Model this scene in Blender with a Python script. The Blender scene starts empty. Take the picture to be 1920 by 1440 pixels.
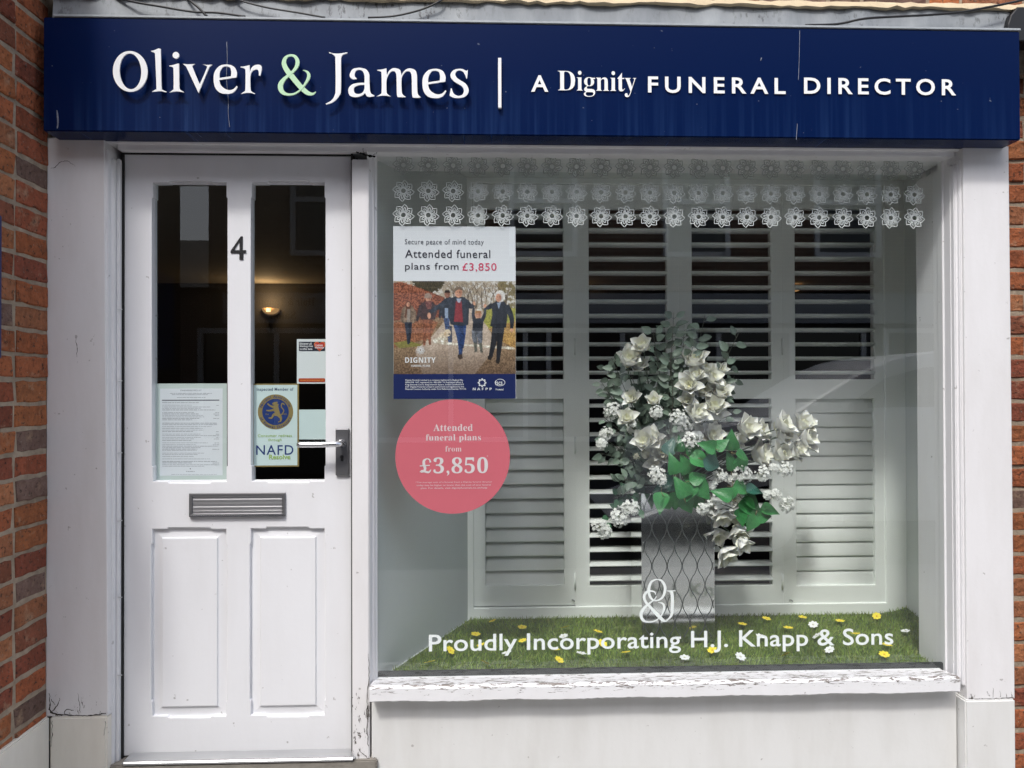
import bpy, bmesh, math, random
import numpy as np
from mathutils import Vector, Matrix
from math import radians as R, sin, cos, pi

S = bpy.context.scene
COL = S.collection
rnd = random.Random(7)

# ------------------------------------------------------------------ camera, world, sun, exposure
F = 1331.0; CX, CY = 960.0, 720.0                 # focal length and centre in photo pixels (1920 x 1440)
CAM = Vector((0, -2.364, 1.35))
yaw, pitch, roll = R(-1.9435), R(0.4513), R(0.1564)
B_ = Matrix(((1, 0, 0), (0, 0, 1), (0, -1, 0)))
MC = Matrix.Rotation(yaw, 3, 'Z') @ Matrix.Rotation(pitch, 3, 'X') @ B_ @ Matrix.Rotation(roll, 3, 'Z')
cam = bpy.data.cameras.new('camera'); cam.sensor_width = 36; cam.lens = F / 1920 * 36
cam.clip_start = 0.05; cam.clip_end = 400
co = bpy.data.objects.new('camera', cam); COL.objects.link(co)
rt, up, fw = MC @ Vector((1, 0, 0)), MC @ Vector((0, -1, 0)), MC @ Vector((0, 0, 1))
co.matrix_world = Matrix(((rt.x, up.x, -fw.x, CAM.x), (rt.y, up.y, -fw.y, CAM.y), (rt.z, up.z, -fw.z, CAM.z), (0, 0, 0, 1)))
S.camera = co

SUN = Vector((-0.42, -1.0, 1.50)).normalized()    # towards the sun
W = bpy.data.worlds.new('World'); S.world = W; W.use_nodes = True
wn = W.node_tree.nodes; wl = W.node_tree.links
sky = wn.new('ShaderNodeTexSky'); sky.sky_type = 'NISHITA'; sky.sun_disc = False
sky.sun_elevation = math.asin(SUN.z); sky.sun_rotation = math.atan2(SUN.x, SUN.y)
sky.air_density = 1.0; sky.dust_density = 2.5; sky.ozone_density = 1.0
hs = wn.new('ShaderNodeHueSaturation'); hs.inputs['Saturation'].default_value = 0.6   # thin bright cloud: a paler sky
wl.new(sky.outputs[0], hs.inputs['Color']); wl.new(hs.outputs[0], wn['Background'].inputs[0]); wn['Background'].inputs[1].default_value = 0.15
sl = bpy.data.lights.new('sun', 'SUN'); sl.energy = 0.92; sl.angle = R(6); sl.color = (1, 0.98, 0.95)
so = bpy.data.objects.new('sun', sl); COL.objects.link(so)
so.rotation_euler = (-SUN).to_track_quat('-Z', 'Y').to_euler(); so.location = (-3, -6, 12)
S.view_settings.view_transform = 'Standard'; S.view_settings.look = 'None'
S.view_settings.gamma = 1; S.view_settings.exposure = 1.21
S.render.engine = 'CYCLES'
S.cycles.max_bounces = 8; S.cycles.transparent_max_bounces = 16; S.cycles.use_denoising = True; S.cycles.denoising_prefilter = 'NONE'
S.cycles.use_adaptive_sampling = False; S.cycles.sample_clamp_indirect = 3.0
S.cycles.caustics_reflective = False; S.cycles.caustics_refractive = False

def ray(px, py):
    d = MC @ Vector(((px - CX) / F, (py - CY) / F, 1)); return d / d.y
def at(px, py, Y):
    return CAM + ray(px, py) * (Y - CAM.y)
def atx(px, py, X):
    d = ray(px, py); return CAM + d * ((X - CAM.x) / d.x)
def atz(px, py, Z):
    d = ray(px, py); return CAM + d * ((Z - CAM.z) / d.z)

# ------------------------------------------------------------------ materials
def mat(name, col, rough=0.6, metal=0.0, nscale=0, namt=0.0, ncol=None, bump=0.0, bscale=60, spec=0.5, attr=None, stretch=(1, 1, 1), coat=0.0, sub=0.0):
    m = bpy.data.materials.new(name); m.use_nodes = True
    n, l = m.node_tree.nodes, m.node_tree.links
    p = n['Principled BSDF']; p.inputs['Roughness'].default_value = rough; p.inputs['Metallic'].default_value = metal
    p.inputs['Specular IOR Level'].default_value = spec; p.inputs['Coat Weight'].default_value = coat
    src = None
    if attr:
        a = n.new('ShaderNodeAttribute'); a.attribute_name = attr; src = a.outputs['Color']
    tc = n.new('ShaderNodeTexCoord'); mp = n.new('ShaderNodeMapping'); mp.inputs['Scale'].default_value = stretch
    l.new(tc.outputs['Object'], mp.inputs['Vector'])
    if namt > 0:
        t = n.new('ShaderNodeTexNoise'); t.inputs['Scale'].default_value = nscale; t.inputs['Detail'].default_value = 6
        t.inputs['Roughness'].default_value = 0.65
        l.new(mp.outputs[0], t.inputs['Vector'])
        cr = n.new('ShaderNodeValToRGB'); cr.color_ramp.elements[0].position = 0.35; cr.color_ramp.elements[1].position = 0.75
        l.new(t.outputs['Fac'], cr.inputs['Fac'])
        mx = n.new('ShaderNodeMix'); mx.data_type = 'RGBA'
        mu = n.new('ShaderNodeMath'); mu.operation = 'MULTIPLY'; mu.inputs[1].default_value = namt
        l.new(cr.outputs['Color'], mu.inputs[0]); l.new(mu.outputs[0], mx.inputs['Factor'])
        if src: l.new(src, mx.inputs['A'])
        else: mx.inputs['A'].default_value = (*col, 1)
        nc = ncol or tuple(c * 0.55 for c in col)
        mx.inputs['B'].default_value = (*nc, 1)
        l.new(mx.outputs['Result'], p.inputs['Base Color'])
    elif src: l.new(src, p.inputs['Base Color'])
    else: p.inputs['Base Color'].default_value = (*col, 1)
    if bump > 0:
        t2 = n.new('ShaderNodeTexNoise'); t2.inputs['Scale'].default_value = bscale; t2.inputs['Detail'].default_value = 5
        l.new(mp.outputs[0], t2.inputs['Vector'])
        b = n.new('ShaderNodeBump'); b.inputs['Strength'].default_value = bump; b.inputs['Distance'].default_value = 0.004
        l.new(t2.outputs['Fac'], b.inputs['Height']); l.new(b.outputs[0], p.inputs['Normal'])
    return m

def paint_mat(name, col, wear_z=None, wear_col=(0.10, 0.085, 0.07), wear_scale=(60, 60, 18), wear_amt=0.0, rough=0.42, grey=0.08, seed=0.0):
    """White paint with faint grime; where wear_z=(z_full, z_none) cracks and bare patches fade in (world heights)."""
    m = bpy.data.materials.new(name); m.use_nodes = True
    n, l = m.node_tree.nodes, m.node_tree.links
    p = n['Principled BSDF']; p.inputs['Roughness'].default_value = rough
    g = n.new('ShaderNodeNewGeometry')
    sep = n.new('ShaderNodeSeparateXYZ'); l.new(g.outputs['Position'], sep.inputs[0])
    mp = n.new('ShaderNodeMapping'); mp.inputs['Scale'].default_value = (5, 5, 1.2); mp.inputs['Location'].default_value = (seed, seed, 0)
    l.new(g.outputs['Position'], mp.inputs['Vector'])
    t = n.new('ShaderNodeTexNoise'); t.inputs['Scale'].default_value = 2.2; t.inputs['Detail'].default_value = 8; t.inputs['Roughness'].default_value = 0.6
    l.new(mp.outputs[0], t.inputs['Vector'])
    mr = n.new('ShaderNodeMapRange'); mr.inputs['From Min'].default_value = 0.42; mr.inputs['From Max'].default_value = 0.8
    mr.inputs['To Max'].default_value = grey * 3; l.new(t.outputs['Fac'], mr.inputs['Value'])
    mx = n.new('ShaderNodeMix'); mx.data_type = 'RGBA'; mx.inputs['A'].default_value = (*col, 1)
    mx.inputs['B'].default_value = (col[0] * 0.72, col[1] * 0.70, col[2] * 0.66, 1); l.new(mr.outputs[0], mx.inputs['Factor'])
    last = mx.outputs['Result']
    # tiny specks of dirt
    v = n.new('ShaderNodeTexNoise'); v.inputs['Scale'].default_value = 42; v.inputs['Detail'].default_value = 2
    l.new(g.outputs['Position'], v.inputs['Vector'])
    r2 = n.new('ShaderNodeMapRange'); r2.inputs['From Min'].default_value = 0.735; r2.inputs['From Max'].default_value = 0.775; r2.inputs['To Max'].default_value = 0.55
    l.new(v.outputs['Fac'], r2.inputs['Value'])
    m2 = n.new('ShaderNodeMix'); m2.data_type = 'RGBA'; m2.inputs['B'].default_value = (0.22, 0.2, 0.18, 1)
    l.new(last, m2.inputs['A']); l.new(r2.outputs[0], m2.inputs['Factor']); last = m2.outputs['Result']
    hgt = t.outputs['Fac']
    if wear_z:
        mp3 = n.new('ShaderNodeMapping'); mp3.inputs['Scale'].default_value = wear_scale; l.new(g.outputs['Position'], mp3.inputs['Vector'])
        w = n.new('ShaderNodeTexNoise'); w.inputs['Scale'].default_value = 1.0; w.inputs['Detail'].default_value = 7; w.inputs['Roughness'].default_value = 0.7
        w.inputs['Distortion'].default_value = 0.6
        l.new(mp3.outputs[0], w.inputs['Vector'])
        fz = n.new('ShaderNodeMapRange'); fz.inputs['From Min'].default_value = wear_z[0]; fz.inputs['From Max'].default_value = wear_z[1]
        fz.inputs['To Min'].default_value = wear_amt; fz.inputs['To Max'].default_value = 0.0
        l.new(sep.outputs['Z'], fz.inputs['Value'])
        ad = n.new('ShaderNodeMath'); ad.operation = 'ADD'; l.new(w.outputs['Fac'], ad.inputs[0]); l.new(fz.outputs[0], ad.inputs[1])
        th = n.new('ShaderNodeMapRange'); th.inputs['From Min'].default_value = 0.72; th.inputs['From Max'].default_value = 0.75
        l.new(ad.outputs[0], th.inputs['Value'])
        m3 = n.new('ShaderNodeMix'); m3.data_type = 'RGBA'; m3.inputs['B'].default_value = (*wear_col, 1)
        l.new(last, m3.inputs['A']); l.new(th.outputs[0], m3.inputs['Factor']); last = m3.outputs['Result']
        iv = n.new('ShaderNodeMath'); iv.operation = 'SUBTRACT'; iv.inputs[0].default_value = 1; l.new(th.outputs[0], iv.inputs[1]); hgt = iv.outputs[0]
    l.new(last, p.inputs['Base Color'])
    fn = n.new('ShaderNodeTexNoise'); fn.inputs['Scale'].default_value = 55; fn.inputs['Detail'].default_value = 4; l.new(g.outputs['Position'], fn.inputs['Vector'])
    b = n.new('ShaderNodeBump'); b.inputs['Strength'].default_value = 0.10; b.inputs['Distance'].default_value = 0.004
    l.new(fn.outputs['Fac'], b.inputs['Height'])
    if wear_z:
        b2 = n.new('ShaderNodeBump'); b2.inputs['Strength'].default_value = 0.5; b2.inputs['Distance'].default_value = 0.002
        l.new(hgt, b2.inputs['Height']); l.new(b.outputs[0], b2.inputs['Normal']); l.new(b2.outputs[0], p.inputs['Normal'])
    else: l.new(b.outputs[0], p.inputs['Normal'])
    return m

def glass_mat(name, tint, refl=1.0):
    m = bpy.data.materials.new(name); m.use_nodes = True
    n, l = m.node_tree.nodes, m.node_tree.links
    n.remove(n['Principled BSDF']); out = n['Material Output']
    tr = n.new('ShaderNodeBsdfTransparent'); tr.inputs[0].default_value = (*tint, 1)
    gl = n.new('ShaderNodeBsdfGlossy'); gl.inputs['Roughness'].default_value = 0.0; gl.inputs['Color'].default_value = (1, 1, 1, 1)
    ge = n.new('ShaderNodeNewGeometry'); dt = n.new('ShaderNodeVectorMath'); dt.operation = 'DOT_PRODUCT'
    l.new(ge.outputs['Incoming'], dt.inputs[0]); l.new(ge.outputs['Normal'], dt.inputs[1])
    ab = n.new('ShaderNodeMath'); ab.operation = 'ABSOLUTE'; l.new(dt.outputs['Value'], ab.inputs[0])
    iv = n.new('ShaderNodeMath'); iv.operation = 'SUBTRACT'; iv.inputs[0].default_value = 1; l.new(ab.outputs[0], iv.inputs[1])
    pw = n.new('ShaderNodeMath'); pw.operation = 'POWER'; pw.inputs[1].default_value = 5; l.new(iv.outputs[0], pw.inputs[0])
    mu = n.new('ShaderNodeMath'); mu.operation = 'MULTIPLY_ADD'; mu.inputs[1].default_value = 0.92 * refl; mu.inputs[2].default_value = 0.08 * refl
    l.new(pw.outputs[0], mu.inputs[0])
    mx = n.new('ShaderNodeMixShader'); l.new(mu.outputs[0], mx.inputs[0]); l.new(tr.outputs[0], mx.inputs[1]); l.new(gl.outputs[0], mx.inputs[2])
    l.new(mx.outputs[0], out.inputs['Surface'])
    return m

def emit_mat(name, col, strength):
    m = bpy.data.materials.new(name); m.use_nodes = True
    p = m.node_tree.nodes['Principled BSDF']; p.inputs['Base Color'].default_value = (*col, 1)
    p.inputs['Emission Color'].default_value = (*col, 1); p.inputs['Emission Strength'].default_value = strength
    return m

def vinyl_mat(name, col, opacity):
    m = bpy.data.materials.new(name); m.use_nodes = True
    n, l = m.node_tree.nodes, m.node_tree.links
    p = n['Principled BSDF']; p.inputs['Base Color'].default_value = (*col, 1); p.inputs['Roughness'].default_value = 0.5
    p.inputs['Alpha'].default_value = opacity
    return m

def sign_mat():
    m = bpy.data.materials.new('sign_blue'); m.use_nodes = True
    n, l = m.node_tree.nodes, m.node_tree.links
    p = n['Principled BSDF']; p.inputs['Roughness'].default_value = 0.22; p.inputs['Specular IOR Level'].default_value = 0.14
    g = n.new('ShaderNodeNewGeometry'); mp = n.new('ShaderNodeMapping'); mp.inputs['Scale'].default_value = (46, 1, 1.1)
    l.new(g.outputs['Position'], mp.inputs['Vector'])
    t = n.new('ShaderNodeTexNoise'); t.inputs['Scale'].default_value = 1; t.inputs['Detail'].default_value = 4; t.inputs['Roughness'].default_value = 0.6
    l.new(mp.outputs[0], t.inputs['Vector'])
    sep = n.new('ShaderNodeSeparateXYZ'); l.new(g.outputs['Position'], sep.inputs[0])
    fz = n.new('ShaderNodeMapRange'); fz.inputs['From Min'].default_value = SZ0; fz.inputs['From Max'].default_value = SZ0 + 0.2
    fz.inputs['To Min'].default_value = 0.9; fz.inputs['To Max'].default_value = 0.0; l.new(sep.outputs['Z'], fz.inputs['Value'])
    big = n.new('ShaderNodeTexNoise'); big.inputs['Scale'].default_value = 2.1; big.inputs['Detail'].default_value = 2; l.new(g.outputs['Position'], big.inputs['Vector'])
    th = n.new('ShaderNodeMapRange'); th.inputs['From Min'].default_value = 0.46; th.inputs['From Max'].default_value = 0.74
    l.new(t.outputs['Fac'], th.inputs['Value'])
    k = n.new('ShaderNodeMath'); k.operation = 'MULTIPLY'; l.new(th.outputs[0], k.inputs[0]); l.new(fz.outputs[0], k.inputs[1])
    k2 = n.new('ShaderNodeMath'); k2.operation = 'MULTIPLY'; l.new(k.outputs[0], k2.inputs[0]); l.new(big.outputs['Fac'], k2.inputs[1])
    mx = n.new('ShaderNodeMix'); mx.data_type = 'RGBA'
    mx.inputs['A'].default_value = (0.0009, 0.0095, 0.056, 1); mx.inputs['B'].default_value = (0.018, 0.05, 0.15, 1)
    l.new(k2.outputs[0], mx.inputs['Factor'])
    # flecks
    v = n.new('ShaderNodeTexNoise'); v.inputs['Scale'].default_value = 75; v.inputs['Detail'].default_value = 1; l.new(g.outputs['Position'], v.inputs['Vector'])
    r2 = n.new('ShaderNodeMapRange'); r2.inputs['From Min'].default_value = 0.80; r2.inputs['From Max'].default_value = 0.83; r2.inputs['To Max'].default_value = 0.35
    l.new(v.outputs['Fac'], r2.inputs['Value'])
    m2 = n.new('ShaderNodeMix'); m2.data_type = 'RGBA'; m2.inputs['B'].default_value = (0.3, 0.34, 0.42, 1)
    l.new(mx.outputs['Result'], m2.inputs['A']); l.new(r2.outputs[0], m2.inputs['Factor'])
    l.new(m2.outputs['Result'], p.inputs['Base Color'])
    rr = n.new('ShaderNodeMapRange'); rr.inputs['To Min'].default_value = 0.26; rr.inputs['To Max'].default_value = 0.3
    l.new(k2.outputs[0], rr.inputs['Value']); l.new(rr.outputs[0], p.inputs['Roughness'])
    return m

def lead_mat():
    m = mat('lead', (0.15, 0.165, 0.18), rough=0.6, nscale=9, namt=0.85, ncol=(0.30, 0.32, 0.33), bump=0.6, bscale=22, stretch=(1, 1, 0.35))
    n, l = m.node_tree.nodes, m.node_tree.links; p = n['Principled BSDF']
    src = p.inputs['Base Color'].links[0].from_socket
    g = n.new('ShaderNodeNewGeometry'); mp = n.new('ShaderNodeMapping'); mp.inputs['Scale'].default_value = (70, 70, 26); l.new(g.outputs['Position'], mp.inputs['Vector'])
    t = n.new('ShaderNodeTexNoise'); t.inputs['Scale'].default_value = 1; t.inputs['Detail'].default_value = 5; t.inputs['Roughness'].default_value = 0.7; l.new(mp.outputs[0], t.inputs['Vector'])
    r = n.new('ShaderNodeMapRange'); r.inputs['From Min'].default_value = 0.55; r.inputs['From Max'].default_value = 0.62; r.inputs['To Max'].default_value = 0.9; l.new(t.outputs['Fac'], r.inputs['Value'])
    b = n.new('ShaderNodeTexNoise'); b.inputs['Scale'].default_value = 3.0; l.new(g.outputs['Position'], b.inputs['Vector'])
    k = n.new('ShaderNodeMapRange'); k.inputs['From Min'].default_value = 0.40; k.inputs['From Max'].default_value = 0.6; l.new(b.outputs['Fac'], k.inputs['Value'])
    mu = n.new('ShaderNodeMath'); mu.operation = 'MULTIPLY'; l.new(r.outputs[0], mu.inputs[0]); l.new(k.outputs[0], mu.inputs[1])
    mx = n.new('ShaderNodeMix'); mx.data_type = 'RGBA'; mx.inputs['B'].default_value = (0.035, 0.037, 0.04, 1); l.new(src, mx.inputs['A']); l.new(mu.outputs[0], mx.inputs['Factor']); l.new(mx.outputs['Result'], p.inputs['Base Color'])
    return m
def brick_mat():
    m = mat('brick', (0.3, 0.1, 0.05), rough=0.9, nscale=34, namt=0.6, ncol=(0.075, 0.035, 0.022), bump=1.0, bscale=60, attr='Col', spec=0.15)
    n, l = m.node_tree.nodes, m.node_tree.links; p = n['Principled BSDF']; src = p.inputs['Base Color'].links[0].from_socket
    g = n.new('ShaderNodeNewGeometry')
    for sc, lo, hi, amt, c in ((16, 0.58, 0.75, 0.6, (0.42, 0.29, 0.19)), (70, 0.56, 0.64, 0.85, (0.03, 0.018, 0.015)), (140, 0.62, 0.70, 0.7, (0.45, 0.38, 0.30))):
        t = n.new('ShaderNodeTexNoise'); t.inputs['Scale'].default_value = sc; t.inputs['Detail'].default_value = 5; t.inputs['Roughness'].default_value = 0.7; l.new(g.outputs['Position'], t.inputs['Vector'])
        r = n.new('ShaderNodeMapRange'); r.inputs['From Min'].default_value = lo; r.inputs['From Max'].default_value = hi; r.inputs['To Max'].default_value = amt; l.new(t.outputs['Fac'], r.inputs['Value'])
        mx = n.new('ShaderNodeMix'); mx.data_type = 'RGBA'; mx.inputs['B'].default_value = (*c, 1); l.new(src, mx.inputs['A']); l.new(r.outputs[0], mx.inputs['Factor']); src = mx.outputs['Result']
    l.new(src, p.inputs['Base Color'])
    for q in n:
        if q.type == 'BUMP': q.inputs['Distance'].default_value = 0.009
    return m

# ------------------------------------------------------------------ mesh helpers
class MB:
    def __init__(s): s.v = []; s.f = []; s.c = []; s.mi = []
    def add(s, vs, fs, col=None, mi=0):
        k = len(s.v); s.v += [tuple(v) for v in vs]; s.f += [tuple(i + k for i in f) for f in fs]
        s.mi += [mi] * len(fs)
        s.c += [(*(col or (1, 1, 1)), 1)] * len(vs); return s
    def box(s, x0, x1, y0, y1, z0, z1, col=None):
        x0, x1 = sorted((x0, x1)); y0, y1 = sorted((y0, y1)); z0, z1 = sorted((z0, z1))
        v = [(x0, y0, z0), (x1, y0, z0), (x1, y1, z0), (x0, y1, z0), (x0, y0, z1), (x1, y0, z1), (x1, y1, z1), (x0, y1, z1)]
        return s.add(v, [(0, 3, 2, 1), (4, 5, 6, 7), (0, 1, 5, 4), (1, 2, 6, 5), (2, 3, 7, 6), (3, 0, 4, 7)], col)
    def tube(s, pts, r, n=10, cap=True, col=None):
        pts = [Vector(p) for p in pts]; m = len(pts)
        rs = r if isinstance(r, (list, tuple)) else [r] * m
        ring = []; prev = None
        for i, p in enumerate(pts):
            t = (pts[min(i + 1, m - 1)] - pts[max(i - 1, 0)]).normalized()
            a = prev if prev is not None else (Vector((0, 0, 1)) if abs(t.z) < 0.9 else Vector((1, 0, 0)))
            u = (a - t * a.dot(t)).normalized(); w = t.cross(u); prev = u
            ring += [p + (u * cos(2 * pi * k / n) + w * sin(2 * pi * k / n)) * rs[i] for k in range(n)]
        fs = [(i * n + k, i * n + (k + 1) % n, (i + 1) * n + (k + 1) % n, (i + 1) * n + k) for i in range(m - 1) for k in range(n)]
        if cap: fs += [tuple(range(n))[::-1], tuple((m - 1) * n + k for k in range(n))]
        return s.add(ring, fs, col)
    def build(s, name, m, parent=None, smooth=False, bevel=0.0, seg=2, origin=None, colors=False, autosm=None):
        o0 = Vector((0, 0, 0))
        if parent is not None: o0 = parent_origin[parent.name]
        elif origin is not None: o0 = Vector(origin)
        me = bpy.data.meshes.new(name)
        me.from_pydata([(v[0] - o0.x, v[1] - o0.y, v[2] - o0.z) for v in s.v], [], s.f)
        ms = m if isinstance(m, list) else [m]
        for q in ms: me.materials.append(q)
        if len(ms) > 1: me.polygons.foreach_set('material_index', s.mi)
        if colors:
            a = me.color_attributes.new('Col', 'FLOAT_COLOR', 'POINT')
            a.data.foreach_set('color', np.array(s.c, dtype=np.float32).ravel())
        bm = bmesh.new(); bm.from_mesh(me)
        if not colors: bmesh.ops.recalc_face_normals(bm, faces=bm.faces)
        if bevel > 0:
            bmesh.ops.bevel(bm, geom=[e for e in bm.edges if len(e.link_faces) == 2 and e.calc_face_angle(0) > 0.5], offset=bevel, segments=seg, affect='EDGES', clamp_overlap=True)
        bm.to_mesh(me); bm.free()
        if smooth: me.polygons.foreach_set('use_smooth', [True] * len(me.polygons))
        o = bpy.data.objects.new(name, me); COL.objects.link(o)
        if parent is not None: o.parent = parent; parent_origin[o.name] = o0
        else: o.location = o0; parent_origin[o.name] = o0
        return o
parent_origin = {}

def tag(o, label=None, cat=None, group=None, kind=None):
    if label: o['label'] = label
    if cat: o['category'] = cat
    if group: o['group'] = group
    if kind: o['kind'] = kind
    return o
def thing(name, label, cat, loc, group=None):
    o = bpy.data.objects.new(name, None); COL.objects.link(o); o.location = loc; o.empty_display_size = 0.05
    parent_origin[o.name] = Vector(loc)
    return tag(o, label, cat, group)

def curve_mesh(polys, extrude=0.0, bevel=0.0, res=1):
    """2-D closed polygons (holes allowed) -> list of verts (x, y, z) and faces."""
    cu = bpy.data.curves.new('outline_curve', 'CURVE'); cu.dimensions = '2D'; cu.fill_mode = 'BOTH'
    cu.extrude = extrude; cu.bevel_depth = bevel; cu.bevel_resolution = res
    for p in polys:
        sp = cu.splines.new('POLY'); sp.points.add(len(p) - 1)
        for q, (x, y) in zip(sp.points, p): q.co = (x, y, 0, 1)
        sp.use_cyclic_u = True
    return _take(cu)
def _take(cu):
    o = bpy.data.objects.new('outline_tmp', cu); COL.objects.link(o)
    dg = bpy.context.evaluated_depsgraph_get(); dg.update()
    me = bpy.data.meshes.new_from_object(o.evaluated_get(dg))
    vs = [tuple(v.co) for v in me.vertices]; fs = [tuple(p.vertices) for p in me.polygons]
    bpy.data.objects.remove(o); bpy.data.curves.remove(cu); bpy.data.meshes.remove(me)
    return vs, fs

def stylise(s, st):
    if st == 'plain': return s
    U, L, D = {'serif': (0x1D400, 0x1D41A, 0x1D7CE), 'bold': (0x1D5D4, 0x1D5EE, 0x1D7EC), 'light': (0x1D5A0, 0x1D5BA, 0x1D7E2)}[st]
    return ''.join(chr(U + ord(c) - 65) if 'A' <= c <= 'Z' else chr(L + ord(c) - 97) if 'a' <= c <= 'z' else chr(D + int(c)) if c.isdigit() else c for c in s)
def text2d(s, st='plain', offset=0.0, spacing=1.0, extrude=0.0):
    cu = bpy.data.curves.new('text_curve', 'FONT'); cu.body = stylise(s, st); cu.size = 1; cu.offset = offset
    cu.space_character = spacing; cu.extrude = extrude; cu.resolution_u = 4
    return _take(cu)
def fit_text(mb, s, box, Y, st='plain', offset=0.0, spacing=1.0, thick=0.0004, col=None, mi=0):
    """Letters scaled so that their ink fills the photo box (x0, y0, x1, y1; y at the middle of the word) on the plane Y."""
    vs, fs = text2d(s, st, offset, spacing)
    if not vs: return
    xs = [v[0] for v in vs]; ys = [v[1] for v in vs]
    x0, y0, x1, y1 = box; xm = (x0 + x1) / 2
    X0, X1 = at(x0, (y0 + y1) / 2, Y).x, at(x1, (y0 + y1) / 2, Y).x
    Z1, Z0 = at(xm, y0, Y).z, at(xm, y1, Y).z
    a, b = min(xs), max(xs); c, d = min(ys), max(ys)
    out = [(X0 + (v[0] - a) / (b - a) * (X1 - X0), Y, Z0 + (v[1] - c) / (d - c) * (Z1 - Z0)) for v in vs]
    mb.add(out, fs, col, mi)

def smooth_loop(pts):
    """Closed outline: points (x, y) curve, points (x, y, 1) are corners."""
    n = len(pts); out = []
    for i in range(n):
        p0, p1, p2, p3 = pts[(i - 1) % n], pts[i], pts[(i + 1) % n], pts[(i + 2) % n]
        a = p1 if len(p1) > 2 else p0; d = p2 if len(p2) > 2 else p3
        L = math.hypot(p2[0] - p1[0], p2[1] - p1[1]); k = 6 if L > 12 else 2
        if len(p1) > 2 and len(p2) > 2: k = 1
        for j in range(k):
            t = j / k
            f = lambda q0, q1, q2, q3: 0.5 * (2 * q1 + (q2 - q0) * t + (2 * q0 - 5 * q1 + 4 * q2 - q3) * t * t + (3 * q1 - q0 - 3 * q2 + q3) * t ** 3)
            out.append((f(a[0], p1[0], p2[0], d[0]), f(a[1], p1[1], p2[1], d[1])))
    return out
def smooth_path(pts, k=6):
    n = len(pts); out = []
    for i in range(n - 1):
        p0, p1, p2, p3 = pts[max(i - 1, 0)], pts[i], pts[i + 1], pts[min(i + 2, n - 1)]
        for j in range(k):
            t = j / k
            out.append(tuple(0.5 * (2 * b + (c - a) * t + (2 * a - 5 * b + 4 * c - d) * t * t + (3 * b - a - 3 * c + d) * t ** 3) for a, b, c, d in zip(p0, p1, p2, p3)))
    out.append(tuple(pts[-1])); return out
def ribbon(pts, k=6):
    """Brush stroke: (x, y, width) points -> strips of 2-D verts and quads."""
    P = smooth_path(pts, k); L, Rr = [], []
    for i, p in enumerate(P):
        a, b = P[max(i - 1, 0)], P[min(i + 1, len(P) - 1)]
        dx, dy = b[0] - a[0], b[1] - a[1]; q = math.hypot(dx, dy) or 1
        nx, ny = -dy / q, dx / q; w = max(p[2], 0.002) / 2
        L.append((p[0] + nx * w, p[1] + ny * w)); Rr.append((p[0] - nx * w, p[1] - ny * w))
    return L, Rr
def ribbon_add(mb, pts, conv, Y, dy=0.0, k=6, thick=None):
    """Ribbon laid on plane Y; depth steps dy along the stroke keep crossings apart; thick makes it a raised bar."""
    L, Rr = ribbon(pts, k); n = len(L)
    vs = []
    for i in range(n):
        y = Y - dy * i / n
        for q in (L[i], Rr[i]):
            p = conv(q[0], q[1], Y); vs.append((p.x, y, p.z))
    fs = [(2 * i, 2 * i + 1, 2 * i + 3, 2 * i + 2) for i in range(n - 1)]
    if thick:
        m = len(vs); vs += [(v[0], Y + thick, v[2]) for v in vs]
        fs += [(2 * i, 2 * i + 2, m + 2 * i + 2, m + 2 * i) for i in range(n - 1)] + [(2 * i + 1, m + 2 * i + 1, m + 2 * i + 3, 2 * i + 3) for i in range(n - 1)]
        fs += [(0, m, m + 1, 1), (2 * n - 2, 2 * n - 1, m + 2 * n - 1, m + 2 * n - 2)]
    mb.add(vs, fs)

def plate(mb, polys, Y0, Y1, bevel=0.0, col=None):
    """World (x, z) polygons -> solid between depths Y0 (front) and Y1."""
    ym = (Y0 + Y1) / 2; e = abs(Y1 - Y0) / 2 - bevel
    vs, fs = curve_mesh(polys, max(e, 1e-5), bevel)
    mb.add([(v[0], ym - v[2], v[1]) for v in vs], fs, col)
def rect(x0, z0, x1, z1): return [(x0, z0), (x1, z0), (x1, z1), (x0, z1)]
def pxrect(x0, y0, x1, y1, Y):
    """World x/z extents of a photo rectangle on plane Y."""
    a, b = at(x0, (y0 + y1) / 2, Y).x, at(x1, (y0 + y1) / 2, Y).x
    c, d = at((x0 + x1) / 2, y1, Y).z, at((x0 + x1) / 2, y0, Y).z
    return a, c, b, d

# key depths (Y grows into the building)
YS, YP, YD, YG = -0.115, -0.035, 0.03, 0.045     # sign face, pilaster face, door face, window glass
SZ0 = at(990, 254, YS).z; SZ1 = at(990, 45, YS).z; SX0 = at(81, 140, YS).x; SX1 = at(1913, 160, YS).x

# ------------------------------------------------------------------ material set
WHITE = (0.78, 0.775, 0.785)
M = {}
M['paint'] = paint_mat('white_paint', WHITE)
M['paint_cream'] = paint_mat('cream_render', (0.70, 0.70, 0.685), grey=0.12)
zPB = at(150, 1340, YP).z
M['plinth'] = paint_mat('cream_plinth_paint', (0.76, 0.725, 0.65), grey=0.16, seed=21)
M['paint_pil'] = paint_mat('cracked_pilaster_paint', (0.76, 0.75, 0.755), wear_z=(zPB, zPB + 0.09), wear_amt=0.15, wear_scale=(75, 75, 34), grey=0.11, seed=3)
M['door'] = paint_mat('door_paint', (0.785, 0.79, 0.81), grey=0.06, rough=0.3, seed=9)
zS1 = at(1240, 1258, 0).z; zS0 = at(1240, 1309, -0.06).z
M['paint_sill'] = paint_mat('flaking_sill_paint', (0.80, 0.80, 0.81), wear_z=(zS1 - 0.004, zS1 - 0.062), wear_amt=0.25, wear_scale=(26, 90, 150), wear_col=(0.19, 0.165, 0.145), seed=5)
M['brick'] = brick_mat()
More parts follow.
